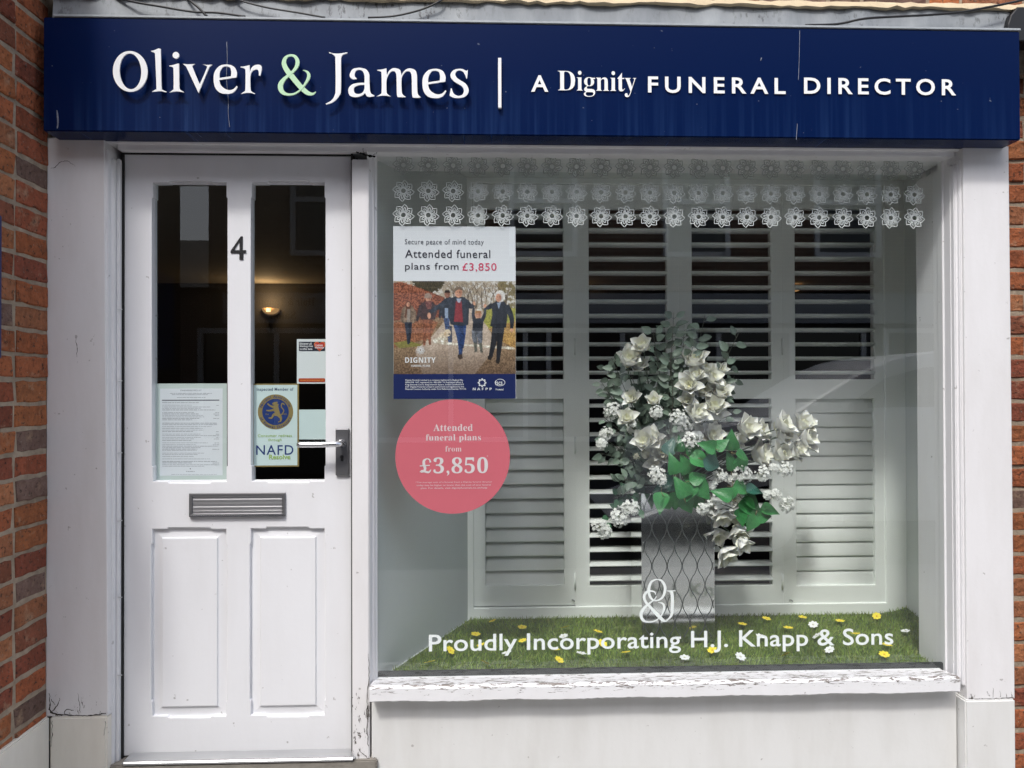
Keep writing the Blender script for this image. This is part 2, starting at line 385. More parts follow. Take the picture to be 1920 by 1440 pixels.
M['mortar'] = mat('mortar', (0.40, 0.325, 0.245), rough=0.95, nscale=26, namt=0.7, ncol=(0.15, 0.115, 0.085), bump=1.0, bscale=90, spec=0.1)
M['sign'] = sign_mat()
M['sign_edge'] = mat('sign_trim', (0.42, 0.45, 0.47), rough=0.5, nscale=30, namt=0.5)
M['letter'] = mat('white_acrylic', (0.86, 0.87, 0.87), rough=0.3)
M['mint'] = mat('mint_acrylic', (0.52, 0.76, 0.50), rough=0.3)
M['lead'] = lead_mat()
M['fillet'] = mat('lime_fillet', (0.58, 0.47, 0.31), rough=0.95, nscale=14, namt=0.5, bump=0.9, bscale=40)
M['black'] = mat('black_plastic', (0.012, 0.012, 0.013), rough=0.45)
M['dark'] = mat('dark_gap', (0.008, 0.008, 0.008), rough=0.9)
M['chrome'] = mat('satin_chrome', (0.72, 0.72, 0.73), rough=0.22, metal=1.0)
M['steel'] = mat('brushed_steel', (0.20, 0.20, 0.21), rough=0.4, metal=0.75, nscale=40, namt=0.15, stretch=(1, 1, 0.1))
M['alu'] = mat('aluminium', (0.78, 0.79, 0.80), rough=0.33, metal=1.0, nscale=20, namt=0.3, stretch=(0.2, 1, 1))
M['glass'] = glass_mat('window_glass', (0.96, 0.982, 0.97))
M['dglass'] = glass_mat('door_glass', (0.90, 0.93, 0.92), 0.38)
M['inner'] = mat('display_wall_paint', (0.65, 0.68, 0.665), rough=0.7, nscale=3, namt=0.1)
M['shutter'] = mat('shutter_paint', (0.87, 0.90, 0.875), rough=0.45, nscale=8, namt=0.06)
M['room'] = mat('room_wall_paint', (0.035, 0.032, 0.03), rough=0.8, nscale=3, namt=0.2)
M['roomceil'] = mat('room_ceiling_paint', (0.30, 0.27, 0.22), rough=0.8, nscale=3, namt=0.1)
M['rubber'] = mat('black_glazing_strip', (0.012, 0.016, 0.016), rough=0.5)

# ------------------------------------------------------------------ ground
mb = MB(); mb.box(-60, 60, -2.9, 0.5, -0.3, 0.0)
tag(mb.build('pavement', mat('paving', (0.27, 0.265, 0.255), rough=0.85, nscale=4, namt=0.4, bump=0.5, bscale=30)), 'grey pavement in front of the shop', None, None, 'structure')
mb = MB(); mb.add([(-200, -200, -0.12), (200, -200, -0.12), (200, 200, -0.12), (-200, 200, -0.12)], [(0, 1, 2, 3)])
tag(mb.build('road', mat('asphalt', (0.055, 0.055, 0.057), rough=0.9, nscale=8, namt=0.4, bump=0.6, bscale=120)), 'dark asphalt street', None, None, 'structure')

# ------------------------------------------------------------------ brickwork
PAL = [(0.36, 0.115, 0.05), (0.33, 0.10, 0.045), (0.40, 0.15, 0.065), (0.29, 0.085, 0.045), (0.42, 0.17, 0.08), (0.22, 0.065, 0.04), (0.30, 0.12, 0.06), (0.24, 0.085, 0.05), (0.17, 0.11, 0.09), (0.37, 0.13, 0.055), (0.34, 0.11, 0.05)]
def brickwork(mb, org, u, nrm, length, z0, z1, zphase, phase=0.0, course=0.0755, pal=PAL, proud=0.0045, mort=0.0125, seed=1):
    r = random.Random(seed); u = Vector(u); nrm = Vector(nrm); org = Vector(org)
    k0 = math.floor((z0 - zphase) / course); k = k0
    while zphase + k * course < z1:
        zb, zt = zphase + k * course + mort * 0.5, zphase + (k + 1) * course - mort * 0.5
        zb2, zt2 = max(zb, z0), min(zt, z1)
        if zt2 - zb2 > 0.006:
            a = -phase - (0.055 if k % 2 else 0.165); long = bool(k % 2)
            while a < length:
                L = 0.215 if long else 0.1025
                s0, s1 = max(a + mort * 0.5, 0), min(a + L + mort * 0.5 + 0.001, length)
                if s1 - s0 > 0.012:
                    j = lambda q: r.uniform(-1.5 * q, 1.5 * q)
                    col = r.choice(pal); g = r.uniform(0.82, 1.15); col = tuple(c * g * 1.08 for c in col)
                    pr = proud + j(0.0022); ch = 0.0035
                    def P(s, z, h): return org + u * s + Vector((0, 0, z)) + nrm * h
                    m_ = 5 if s1 - s0 > 0.12 else 3
                    lo = [(s0 + (s1 - s0) * i / m_ + (j(.002) if 0 < i < m_ else j(.003)), zb2 + j(.0018)) for i in range(m_ + 1)]
                    hi = [(s0 + (s1 - s0) * i / m_ + (j(.002) if 0 < i < m_ else j(.003)), zt2 + j(.0018)) for i in range(m_ + 1)]
                    q = lo + hi[::-1]; nq = len(q)
                    cs, cz = (s0 + s1) / 2, (zb2 + zt2) / 2
                    ins = []
                    for i, (s_, z_) in enumerate(q):
                        e = i in (0, m_, m_ + 1, nq - 1)
                        ins.append((s_ + ((ch + abs(j(.0012))) * (1 if s_ < cs else -1) if e else 0), z_ + (ch + abs(j(.001))) * (1 if z_ < cz else -1)))
                    vs = [P(s_, z_, -0.01) for s_, z_ in q] + [P(s_, z_, pr - ch) for s_, z_ in q] + [P(s_, z_, pr + j(.0008)) for s_, z_ in ins]
                    fs_ = [(k_ * nq + i, k_ * nq + (i + 1) % nq, (k_ + 1) * nq + (i + 1) % nq, (k_ + 1) * nq + i) for k_ in (0, 1) for i in range(nq)]
                    fs_ += [(2 * nq + i, 2 * nq + i + 1, 2 * nq + nq - 2 - i, 2 * nq + nq - 1 - i) for i in range(m_)]
                    mb.add(vs, fs_, col)
                a += L + mort; long = not long
        k += 1

XL = at(87, 700, YP).x                         # face of the brick wall that returns towards the street
ztopL = 3.2
WALL_END = -0.62
t = thing('brick_wall', 'red brick side wall returning to the street beside the door', 'wall', (XL - 0.1, WALL_END / 2, 0))
mb = MB()
zlm = atx(45, 711, XL).z
zpl = lambda y: 0
brickwork(mb, (XL, YP + 0.0, 0), (0, -1, 0), (1, 0, 0), YP - WALL_END, 0.22, ztopL, zlm, phase=0.02, seed=4)
brickwork(mb, (XL - 0.0, WALL_END, 0), (-1, 0, 0), (0, -1, 0), 0.8, 0.22, ztopL, zlm, seed=5)
mb.build('brick_face', M['brick'], t, colors=True)
mb = MB(); mb.box(XL - 0.8, XL, WALL_END, 0.30, 0.22, ztopL); mb.build('mortar_bed', M['mortar'], t)
zp0 = atx(85, 1342, XL).z
mb = MB(); mb.box(XL - 0.8, XL + 0.014, WALL_END - 0.014, YP + 0.001, -0.1, zp0); mb.build('painted_plinth', M['plinth'], t, bevel=0.006)

# wall over the sign and beside the shopfront
XRp = at(1893, 800, YP).x
zb_up = at(990, 14, -0.01).z
t = thing('brick_wall', 'weathered brick wall above the blue fascia sign', 'wall', (0, 0.1, zb_up))
mb = MB(); upal = [(0.25, 0.12, 0.08), (0.18, 0.12, 0.10), (0.32, 0.13, 0.07), (0.40, 0.13, 0.05), (0.22, 0.15, 0.12), (0.16, 0.10, 0.085)]
brickwork(mb, (XL, 0.0, 0), (1, 0, 0), (0, -1, 0), 5.5, zb_up + 0.004, 5.8, zb_up - 0.003, seed=11, pal=upal)
mb.build('brick_face', M['brick'], t, colors=True)
mb = MB(); mb.box(XL, XL + 5.5, 0, 0.30, zb_up - 0.2, 5.8); mb.build('mortar_bed', M['mortar'], t)
# ragged lime fillet between brick and lead
mb = MB(); nfl = 120; vs = []; rf = random.Random(3)
for i in range(nfl + 1):
    x = XL + 0.01 + i * (SX1 - XL + 0.15) / nfl
    zt = zb_up + 0.004 + rf.uniform(-.003, .003); zl = zb_up - 0.019 + rf.uniform(-.006, .004)
    vs += [(x, -0.003, zt + 0.006), (x, -0.068 + rf.uniform(-.002, .002), zt), (x, -0.086 + rf.uniform(-.003, .003), zl), (x, -0.06, zl - 0.004)]
mb.add(vs, [(4 * i + j, 4 * i + j + 1, 4 * i + j + 5, 4 * i + j + 4) for i in range(nfl) for j in range(3)])
mb.build('lime_fillet', M['fillet'], t)
t = thing('brick_wall', 'red brick wall beside the outer end of the shopfront', 'wall', (XRp + 0.4, 0.1, 0))
mb = MB(); zrm = at(1905, 303, 0.03).z
XRw = at(1889, 800, 0.0).x
brickwork(mb, (XRw - 0.02, 0.03, 0), (1, 0, 0), (0, -1, 0), 2.2, 0.0, zb_up - 0.16, zrm, phase=0.06, seed=21)
mb.build('brick_face', M['brick'], t, colors=True)
mb = MB(); mb.box(XRw - 0.02, XRw + 2.2, 0.03, 0.30, 0, zb_up - 0.19); mb.build('mortar_bed', M['mortar'], t)

# lead flashing over the sign
mb = MB(); nx = 90; vs = []
xa, xb = at(100, 20, -0.075).x, at(1893, 30, -0.075).x
rf = random.Random(8)
for i in range(nx + 1):
    x = xa + (xb - xa) * i / nx; w = 0.003 * sin(i * 0.9) + rf.uniform(-.0015, .0015)
    vs += [(x, -0.06, zb_up - 0.004), (x, -0.072 + w, zb_up - 0.016), (x, -0.079 + w, SZ1 + 0.016), (x, -0.098, SZ1 + 0.004)]
mb.add(vs, [(4 * i + j, 4 * i + j + 1, 4 * i + j + 5, 4 * i + j + 4) for i in range(nx) for j in range(3)])
tag(mb.build('lead_flashing', M['lead'], smooth=True), 'stained grey lead flashing strip above the fascia sign', 'flashing')

# ------------------------------------------------------------------ fascia sign
t = thing('fascia_sign', 'long blue fascia sign with white and mint lettering over the shopfront', 'sign', ((SX0 + SX1) / 2, YS, SZ0))
mb = MB(); mb.box(SX0, SX1, YS, YP + 0.012, SZ0, SZ1); mb.build('sign_board', M['sign'], t, bevel=0.003)
mb = MB(); mb.box(SX0 + 0.03, SX1 + 0.002, YS - 0.003, -0.06, SZ1 + 0.001, SZ1 + 0.009); mb.build('top_trim', M['sign_edge'], t, bevel=0.0015)
YL = YS - 0.020
conv5 = lambda x, y, Y: at(200 + x / 5.333, 80 + y / 5.333, Y)
conv6 = lambda x, y, Y: at(560 + x / 5.333, 80 + y / 5.333, Y)
conv1 = lambda x, y, Y: at(x / 3, y / 3, Y)
def ell(cx, cy, rx, ry, n=48, rot=0.0):
    o = []
    for i in range(n):
        a = 2 * pi * i / n; x, y = rx * cos(a), ry * sin(a); o.append((cx + x * cos(rot) - y * sin(rot), cy + x * sin(rot) + y * cos(rot)))
    return o
c = 1
G_O = [ell(235, 287, 173, 204, rot=-0.06), ell(237, 286, 108, 179, rot=-0.06)]
G_l = [[(443, 82, c), (478, 74), (516, 58), (540, 62, c), (541, 120), (548, 440), (560, 470), (597, 488, c), (592, 495, c), (545, 485), (495, 487), (450, 491, c), (486, 468), (497, 440), (484, 130), (474, 100), (443, 86, c)]]
G_i = [[(626, 230, c), (665, 222), (714, 208), (722, 212, c), (724, 300), (727, 448), (738, 472), (772, 491, c), (768, 497, c), (720, 487), (680, 488), (626, 497, c), (660, 473), (669, 448), (668, 280), (660, 246), (626, 234, c)]]
G_dot = [ell(692, 125, 33, 33, 28)]
G_v = [[(760, 212, c), (820, 216), (882, 212, c), (862, 228), (860, 250), (930, 418, c), (1000, 255), (994, 230), (960, 216, c), (1008, 222), (1056, 219, c), (1033, 238), (1016, 268), (918, 502, c), (808, 268), (790, 235)]]
G_e = [[(1298, 346, c), (1300, 290), (1270, 238), (1205, 218), (1130, 232), (1080, 290), (1069, 370), (1085, 450), (1135, 500), (1208, 511), (1260, 500), (1292, 470), (1308, 440, c), (1300, 432, c), (1270, 462), (1230, 474), (1185, 462), (1142, 425), (1125, 373, c)],
       [(1126, 353, c), (1131, 295), (1160, 245), (1200, 236), (1234, 250), (1245, 290), (1243, 336, c)]]
G_r = [[(1338, 240, c), (1380, 236), (1428, 224, c), (1431, 300, c), (1450, 250), (1485, 224), (1528, 221), (1549, 240), (1546, 285), (1535, 330, c), (1522, 326, c), (1520, 290), (1508, 270), (1485, 268), (1452, 290), (1436, 345), (1438, 460), (1450, 488), (1483, 507, c), (1478, 513, c), (1440, 502), (1395, 502), (1340, 511, c), (1374, 488), (1386, 462), (1388, 290), (1376, 258), (1338, 245, c)]]
G_J = [[(303, 94, c), (340, 105), (390, 109), (440, 104), (485, 96, c), (486, 104, c), (445, 120), (426, 145), (423, 180), (423, 450), (408, 525), (350, 590), (276, 618, c), (270, 610, c), (330, 575), (362, 520), (369, 450), (367, 175), (358, 130), (330, 110), (303, 103, c)]]
G_a = [[(580, 362, c), (545, 365), (514, 345), (513, 308), (540, 265), (590, 251), (625, 252), (676, 268), (704, 310), (707, 360), (712, 470), (725, 508), (756, 526, c), (754, 534, c), (715, 541), (682, 534), (664, 502, c), (630, 530), (565, 544), (515, 530), (497, 495), (502, 450), (540, 415), (600, 402), (657, 400, c), (658, 335), (640, 285), (605, 271), (575, 280), (560, 308), (562, 338), (578, 354, c)],
       [(657, 420, c), (605, 424), (560, 442), (551, 475), (566, 506), (605, 512), (640, 496), (657, 460)]]
G_m = [[(785, 272, c), (830, 268), (877, 256, c), (881, 325, c), (905, 280), (945, 255), (985, 258), (1015, 275), (1027, 325, c), (1052, 285), (1090, 260), (1125, 258), (1165, 275), (1182, 320), (1184, 400), (1187, 485), (1197, 522), (1223, 545, c), (1185, 551), (1142, 548, c), (1133, 510), (1130, 350), (1120, 300), (1098, 285), (1068, 292), (1040, 325), (1028, 370), (1030, 480), (1042, 520), (1073, 541, c), (1040, 545), (990, 543, c), (982, 510), (978, 350), (970, 300), (950, 284), (920, 292), (893, 330), (878, 380), (879, 485), (888, 513), (921, 537, c), (870, 529), (828, 530), (778, 538, c), (814, 516), (829, 490), (828, 310), (816, 285), (785, 277, c)]]
G_e2 = [[(p[0] + 168, p[1] + 43, *p[2:]) for p in q] for q in G_e]
G_s = [[(1692, 270, c), (1675, 280), (1640, 264), (1600, 261), (1548, 275), (1519, 312), (1524, 350), (1555, 388), (1610, 420), (1640, 445), (1652, 480), (1640, 515), (1605, 532), (1572, 524), (1545, 500), (1530, 455, c), (1521, 457, c), (1509, 528, c), (1545, 548), (1600, 553), (1660, 540), (1696, 500), (1696, 455), (1670, 410), (1612, 372), (1578, 345), (1566, 312), (1580, 285), (1615, 277), (1645, 292), (1664, 322), (1676, 358, c), (1684, 358, c)]]
def raised(loops, conv, m=None, lbl=None):
    ps = []
    for q in loops:
        sm = smooth_loop(q)
        ps.append([(p.x, p.z) for p in (conv(x, y, YL) for x, y in sm)])
    b = MB(); plate(b, ps, YL, YL + 0.0035, bevel=0.0)
    o = b.build('raised_letter', m or M['letter'], t); o.data.materials[0] = m or M['letter']
    return o
for g, cv in ((G_O, conv5), (G_l, conv5), (G_v, conv5), (G_e, conv5), (G_r, conv5), (G_J, conv6), (G_a, conv6), (G_m, conv6), (G_e2, conv6), (G_s, conv6)):
    raised(g, cv)
io = raised(G_i, conv5)
b = MB(); plate(b, [[(p.x, p.z) for p in (conv5(x, y, YL) for x, y in G_dot[0])]], YL, YL + 0.0035, 0.0); b.build('letter_dot', M['letter'], io)
AMP = [(1776, 516, 3), (1758, 528, 13), (1728, 521, 24), (1690, 487, 29), (1648, 437, 30), (1612, 392, 29), (1597, 355, 25), (1606, 325, 17), (1632, 311, 11), (1660, 319, 17), (1674, 348, 22), (1664, 382, 18), (1634, 415, 13), (1600, 443, 19), (1578, 478, 28), (1585, 513, 26), (1615, 531, 14), (1655, 528, 10), (1692, 503, 9), (1722, 464, 13), (1737, 430, 19), (1731, 408, 14), (1712, 397, 5), (1704, 396, 2)]
b = MB(); ribbon_add(b, AMP, conv1, YL, dy=0.0015, thick=0.0035); o = b.build('raised_letter', M['mint'], t); tag(o, 'mint green ampersand')
x0, z0, x1, z1 = pxrect(934, 109, 940, 202, YS - 0.012)
mb = MB(); mb.box(x0, x1, YS - 0.014, YS - 0.001, z0, z1); mb.build('divider_bar', M['letter'], t)
YF = YS - 0.004
def lettering(parent, name, items, m, Y, label=None):
    b = MB()
    for it in items: fit_text(b, it[0], it[1], Y, **(it[2] if len(it) > 2 else {}))
    o = b.build(name, m, parent)
    if label: tag(o, label)
    return o
for it_ in [('A', (996, 141, 1028, 172), dict(offset=0.02)), ('FUNERAL', (1215, 144.6, 1473, 175.3), dict(offset=0.02, spacing=1.45)), ('DIRECTOR', (1507.5, 146.7, 1792.5, 177.6), dict(offset=0.02, spacing=1.4))]: lettering(t, 'lettering', [it_], M['letter'], YF)
lettering(t, 'lettering', [('Dignity', (1046, 133, 1193, 181.5), dict(st='serif', offset=-0.006, spacing=0.96))], M['letter'], YF)
# scratches running down the panel
SCR = [[(1275, 235, 3), (1278, 330, 2.2), (1274, 440, 2.6), (1284, 560, 2.4), (1284, 640, 1.6), (1292, 715, 2)], [(320, 620, 5), (324, 650, 9), (326, 690, 9), (322, 722, 6)]]
m_sc = mat('scratch_grey', (0.3, 0.33, 0.38), rough=0.6, nscale=60, namt=0.9, ncol=(0.02, 0.03, 0.1))
for q, cv in [(q, conv1) for q in SCR] + [(q, at) for q in ([(1499.5, 57, .8), (1498.5, 110, .7), (1497, 150, .8)], [(1495, 232, .8), (1493, 262, 1.2)], [(1428, 108, 1.6), (1426, 114, .8)])]:
    b = MB(); ribbon_add(b, q, cv, YS - 0.0015); b.build('paint_scratch', m_sc, t)

# ------------------------------------------------------------------ black hopper and cables at the top
t = thing('downpipe', 'black downpipe hopper past the outer end of the sign', 'downpipe', (at(1915, 30, -0.05).x, -0.03, SZ1))
x0 = at(1893, 30, -0.10).x
mb = MB(); plate(mb, [[(x0, SZ1 - 0.02), (x0 - 0.002, SZ1 + 0.03), (x0 + 0.008, SZ1 + 0.06), (x0 + 0.03, SZ1 + 0.085), (x0 + 0.2, SZ1 + 0.09), (x0 + 0.2, SZ1 - 0.02)]], -0.10, -0.03, 0.004)
mb.build('hopper_head', M['black'], t)
mb = MB(); mb.tube([(x0 + 0.16, -0.05, SZ1 - 0.02), (x0 + 0.16, -0.05, 0.0)], 0.034, 16); mb.build('pipe', M['black'], t, smooth=True)
def cable(pts, r, label):
    P = smooth_path([tuple(at(x, y, Y)) for x, y, Y in pts], 6)
    b = MB(); b.tube(P, r * 1.6, 7); tag(b.build('cable', M['black'], smooth=True), label, 'cable', 'cables over the sign')
cable([(170, -20, -.05), (240, 1, -.09), (300, 12, -.095), (362, 22, -.1), (410, 24, -.1), (460, 31, -.1)], 0.0022, 'black cable crossing another cable over the raised O')
cable([(330, -22, -.05), (355, 0, -.09), (372, 14, -.1), (388, 31, -.1)], 0.0026, 'short steep black cable dropping behind the sign top near the door')
cable([(420, -15, -.05), (448, 0, -.09), (500, 14, -.095), (560, 24, -.1), (610, 33, -.1)], 0.0018, 'thin black cable sloping down above the mint ampersand')
cable([(840, -8, -.06), (825, 2, -.09), (790, 18, -.095), (740, 30, -.1), (690, 33, -.1)], 0.0018, 'thin black cable curving up above the raised word ending in s')
cable([(1510, 47, -.1), (1570, 45, -.1), (1620, 35, -.11), (1680, 31, -.11), (1740, 28, -.11), (1800, 23, -.11), (1850, 14, -.11), (1900, 4, -.11), (1940, -6, -.1)], 0.0024, 'long black cable running along the lead to the hopper')

# ------------------------------------------------------------------ shopfront carpentry
t = thing('shopfront', 'white painted timber shopfront with pilasters around door and window', 'shopfront', (0.2, 0, 0))
zPt = SZ0 + 0.005
def pil(pxs, zb, name='pilaster'):
    b = MB(); plate(b, [pxs], YP, 0.20, 0.003); return b.build(name, M['paint_pil'], t)
X = lambda px, py, Y=YP: at(px, py, Y).x
zpb = at(150, 1341, YP).z; zpr = at(1858, 1309, YP).z
pil([(XL + 0.003, zpb), (X(201, 1340), zpb), (X(194, 262), zPt), (XL + 0.003, zPt)], zpb)
pil([(X(1815, 1309), zpr), (X(1901.5, 1309), zpr), (X(1890, 275), zPt), (X(1807, 285), zPt)], zpr)
mb = MB(); mb.box(XL + 0.016, X(200, 1390, YP - 0.006), YP - 0.006, 0.2, -0.05, zpb - 0.003); mb.build('pilaster_plinth', M['plinth'], t, bevel=0.005)
mb = MB(); mb.box(X(1811, 1380, YP - 0.008), X(1905, 1380, YP - 0.008), YP - 0.008, 0.2, -0.05, zpr - 0.003); mb.build('pilaster_plinth', M['paint_cream'], t, bevel=0.005)
def upath(name, pts, prof, m, closed_top=True):
    """Moulding swept along left jamb, head and right jamb: pts = (xl, zb_l, zt, xr, zb_r); prof = [(outward offset, Y)...]."""
    xl, zbl, zt, xr, zbr = pts; b = MB(); vs = []
    for o, y in prof:
        vs += [(xl - o, y, zbl), (xl - o, y, zt + o), (xr + o, y, zt + o), (xr + o, y, zbr)]
    n = len(prof); fs = []
    for i in range(n - 1):
        for k in range(3): fs.append((4 * i + k, 4 * i + k + 1, 4 * i + 4 + k + 1, 4 * i + 4 + k))
    b.add(vs, fs); return b.build(name, m, t)
# door frame: outer edge 194 px, inner edge 233 px
zDB = at(445, 1412, YD).z; zDT = at(447, 292, YD).z
xD0, xD1 = at(233.5, 800, YD).x, at(660, 800, YD).x
gap = 0.004
zW0 = at(1240, 1257, YG).z; zW1 = at(1236, 293, YG).z
xW0, xW1 = at(707.5, 780, YG).x, at(1767.5, 780, YG).x
headz = zDT + 0.014
# left jamb of the door with small steps, head rail across everything, mullion between door and window
mb = MB()
jx = X(202, 800, YP + 0.004)
mb.box(jx - 0.01, xD0 - 0.014, -0.012, 0.2, 0.02, zPt - 0.055)
mb.box(xD0 - 0.0145, xD0 - 0.0050, 0.004, 0.2, 0.02, zPt - 0.05)
mb.build('door_jamb', M['paint'], t, bevel=0.003)
mb = MB(); mb.box(jx - 0.012, jx - 0.001, YP + 0.004, 0.1, 0.02, zPt - 0.03); mb.build('door_jamb', M['paint'], t, bevel=0.003)
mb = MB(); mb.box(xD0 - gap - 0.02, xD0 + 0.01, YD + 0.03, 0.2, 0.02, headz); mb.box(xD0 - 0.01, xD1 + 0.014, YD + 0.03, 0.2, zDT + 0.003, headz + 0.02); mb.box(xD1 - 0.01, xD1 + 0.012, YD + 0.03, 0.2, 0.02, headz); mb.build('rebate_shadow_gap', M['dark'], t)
for nme_, q_ in (('gap_shade_strip', (xD0 - 0.0049, xD0 - 0.0005, 0.020, 0.06, 0.02, zDT + 0.004)), ('gap_shade_strip', (xD0 - 0.004, xD1 + 0.004, 0.022, 0.06, zDT + 0.0008, zDT + 0.012)), ('gap_shade_strip', (xD1 + 0.0006, xD1 + 0.0066, 0.010, 0.06, 0.02, zDT + 0.004))):
    mb = MB(); mb.box(*q_); mb.build(nme_, M['dark'], t)  # dark strips give the gaps round the door their shade by colour
mx0, mx1 = xD1 + 0.0068, X(692, 800, -0.008)
mb = MB(); mb.box(mx0, mx1, -0.008, 0.2, 0.02, zPt - 0.05); mb.build('mullion', M['paint_pil'], t, bevel=0.003)
# head: three stepped boards under the sign
zh0 = at(700, 290, 0.0).z
mb = MB()
mb.box(jx - 0.012, X(1806, 280, -0.02), -0.022, 0.2, at(960, 274, -0.022).z, zPt + 0.006)
mb.build('head_board', M['paint'], t, bevel=0.003)
mb = MB(); mb.box(jx + 0.016, X(1790, 280, -0.006), -0.006, 0.2, at(960, 287, -0.006).z, at(960, 274, -0.022).z + 0.004); mb.build('head_board', M['paint'], t, bevel=0.003)
mb = MB(); mb.box(X(228, 285, 0.01), X(1775, 285, 0.008), 0.010, 0.2, zDT + 0.010, at(960, 287, -0.006).z + 0.004); mb.build('head_board', M['paint'], t, bevel=0.002)
# window frame mouldings
zsb = zW0 - 0.02
upath('window_frame', (xW0, zsb, zW1, xW1, zsb), [(0.0, YG + 0.02), (0.0, YG - 0.004), (0.006, YG - 0.009), (0.007, YG - 0.022), (0.014, YG - 0.024), (0.016, YG - 0.034), (0.023, YG - 0.046), (0.025, YG - 0.052)], M['paint'])
mb = MB()
wr = xW1 + 0.025
mb.box(wr - 0.001, X(1792, 800, -0.014), -0.014, 0.2, zsb, zPt - 0.055); mb.box(X(1792, 800, -0.014) - 0.002, X(1808, 800, -0.002), 0.002, 0.2, zsb - 0.02, zPt - 0.05)
mb.build('window_jamb', M['paint'], t, bevel=0.003)
mb = MB(); mb.box(X(1802, 800, -0.026), X(1808.5, 800, -0.026), -0.026, 0.2, zsb - 0.02, zPt - 0.04); mb.build('window_jamb', M['paint'], t, bevel=0.003)
# sill: sloping top, moulded front, ragged lower edge
ys = -0.060
xs0, xs1 = at(693, 1300, ys).x, at(1801, 1290, ys).x
zt0, zt1 = zW0 - 0.012, at(1240, 1281, ys).z; zb_ = at(1240, 1309, ys).z
n = 160; vs = []; rs = random.Random(5)
for i in range(n + 1):
    x = xs0 + (xs1 - xs0) * i / n; j = rs.uniform(-.0012, .0012) + 0.0016 * sin(i * 0.21)
    vs += [(x, 0.10, zt0 + 0.004), (x, YG - 0.01, zt0 + 0.002), (x, ys + 0.008, zt1 + 0.004 + j * .6), (x, ys, zt1 - 0.005 + j), (x, ys + 0.001, zb_ + 0.004 + j), (x, ys + 0.006, zb_ + j), (x, 0.0, zb_ - 0.001)]
mb = MB(); k = 7
mb.add(vs, [(k * i + q, k * i + q + 1, k * i + k + q + 1, k * i + k + q) for i in range(n) for q in range(k - 1)] + [tuple(range(k)), tuple(k * n + q for q in range(k))[::-1]])
mb.build('window_sill', M['paint_sill'], t)
# stall riser below the sill
mb = MB(); xr0, xr1 = X(697, 1380, 0.0), X(1793, 1380, 0.0)
mb.box(xr0, xr1, -0.004, 0.2, -0.05, zb_ + 0.001); mb.build('stall_riser', M['paint_cream'], t, bevel=0.003)
mb = MB(); mb.box(xr1 + 0.001, X(1813, 1380, 0.0), 0.022, 0.2, -0.05, zb_ + 0.01); mb.build('stall_riser', M['paint_cream'], t, bevel=0.002)
# threshold
mb = MB(); za = at(440, 1415, 0.0).z
mb.box(X(226, 1425, -0.03), X(664, 1425, -0.03), -0.03, 0.1, at(440, 1433, -0.03).z, za - 0.002); mb.build('threshold_strip', M['alu'], t, bevel=0.006, seg=3)
mb = MB(); mb.box(jx - 0.02, xr0 + 0.02, -0.022, 0.15, -0.05, at(440, 1433, -0.03).z - 0.001); mb.build('door_step', mat('step_stone', (0.25, 0.23, 0.2), rough=0.9, nscale=20, namt=0.6, bump=0.6), t, bevel=0.004)
# glass of the shop window
mb = MB(); mb.add([(xW0 - 0.004, YG, zW0 - 0.02), (xW1 + 0.004, YG, zW0 - 0.02), (xW1 + 0.004, YG, zW1 + 0.01), (xW0 - 0.004, YG, zW1 + 0.01)], [(0, 1, 2, 3)])
mb.build('window_glass', M['glass'], t)
mb = MB(); mb.box(xW0, xW1, YG + 0.006, YG + 0.018, zW0 - 0.02, zW0 + 0.008); mb.build('glazing_strip', M['rubber'], t, bevel=0.002)
# cracks that run through the paint
CR = [[(95, 315, .6), (103, 314, 1), (110, 306, 1.2), (118, 302, .9), (128, 303, .9), (140, 311, .5)], [(142, 632, .5), (143.5, 650, 1.4), (145, 670, .5)],
      [(92, 1300, 1.2), (94, 1316, 2), (93, 1330, 3.2), (100, 1338, 3.4), (115, 1340, 2.4), (135, 1341, 2.8), (155, 1342, 2.0), (175, 1341, 2.4), (198, 1337, 1.6)],
      [(97, 1336, 2), (108, 1322, 1.6), (112, 1308, .8)], [(104, 1322, 1.2), (95, 1310, 1.8)], [(146, 1300, .5), (149, 1322, 1.0), (150, 1336, .6)], [(120, 1340, 2), (126, 1330, 1.5), (138, 1333, 1)]]
rcr = random.Random(17)
def crack(pts, Y, m_):
    P = smooth_path(pts, 5); P = [(x + rcr.uniform(-1.2, 1.2), y + rcr.uniform(-1.0, 1.0), max(.25, w * rcr.uniform(.35, 1.25))) for x, y, w in P]
    b = MB(); ribbon_add(b, P, at, Y, k=1); b.build('paint_crack', m_, t)
m_cr = mat('crack_dark', (0.06, 0.05, 0.042), rough=0.9, nscale=80, namt=0.6)
for q in CR: crack(q, YP - 0.0012, m_cr)
for q in ([(97, 1350, 1), (98, 1372, 1.4), (97, 1400, .6)], [(89, 1370, .5), (83, 1400, .8), (82, 1428, .5)], [(198, 1352, 1), (195, 1380, .8)]): crack(q, YP - 0.0075, m_cr)
for q in ([(1818, 1309.5, 1), (1850, 1311, 1.6), (1880, 1309, 1.2), (1901, 1308, 1.0)], [(1862, 1290, .5), (1863, 1308, 1)], [(1875, 1296, .4), (1876, 1308, .8)]): crack(q, YP - 0.0012, m_cr)
for q in ([(691, 1225, .5), (692, 1260, 1), (690, 1290, 1.4), (688, 1320, 1)], [(672, 1404, .8), (680, 1414, 1.2), (694, 1424, 1.6), (702, 1420, 1)], [(689, 1322, 1.5), (688, 1350, 2.2), (689, 1380, 1.6), (690, 1400, 2)]): crack(q, -0.0095, m_cr)
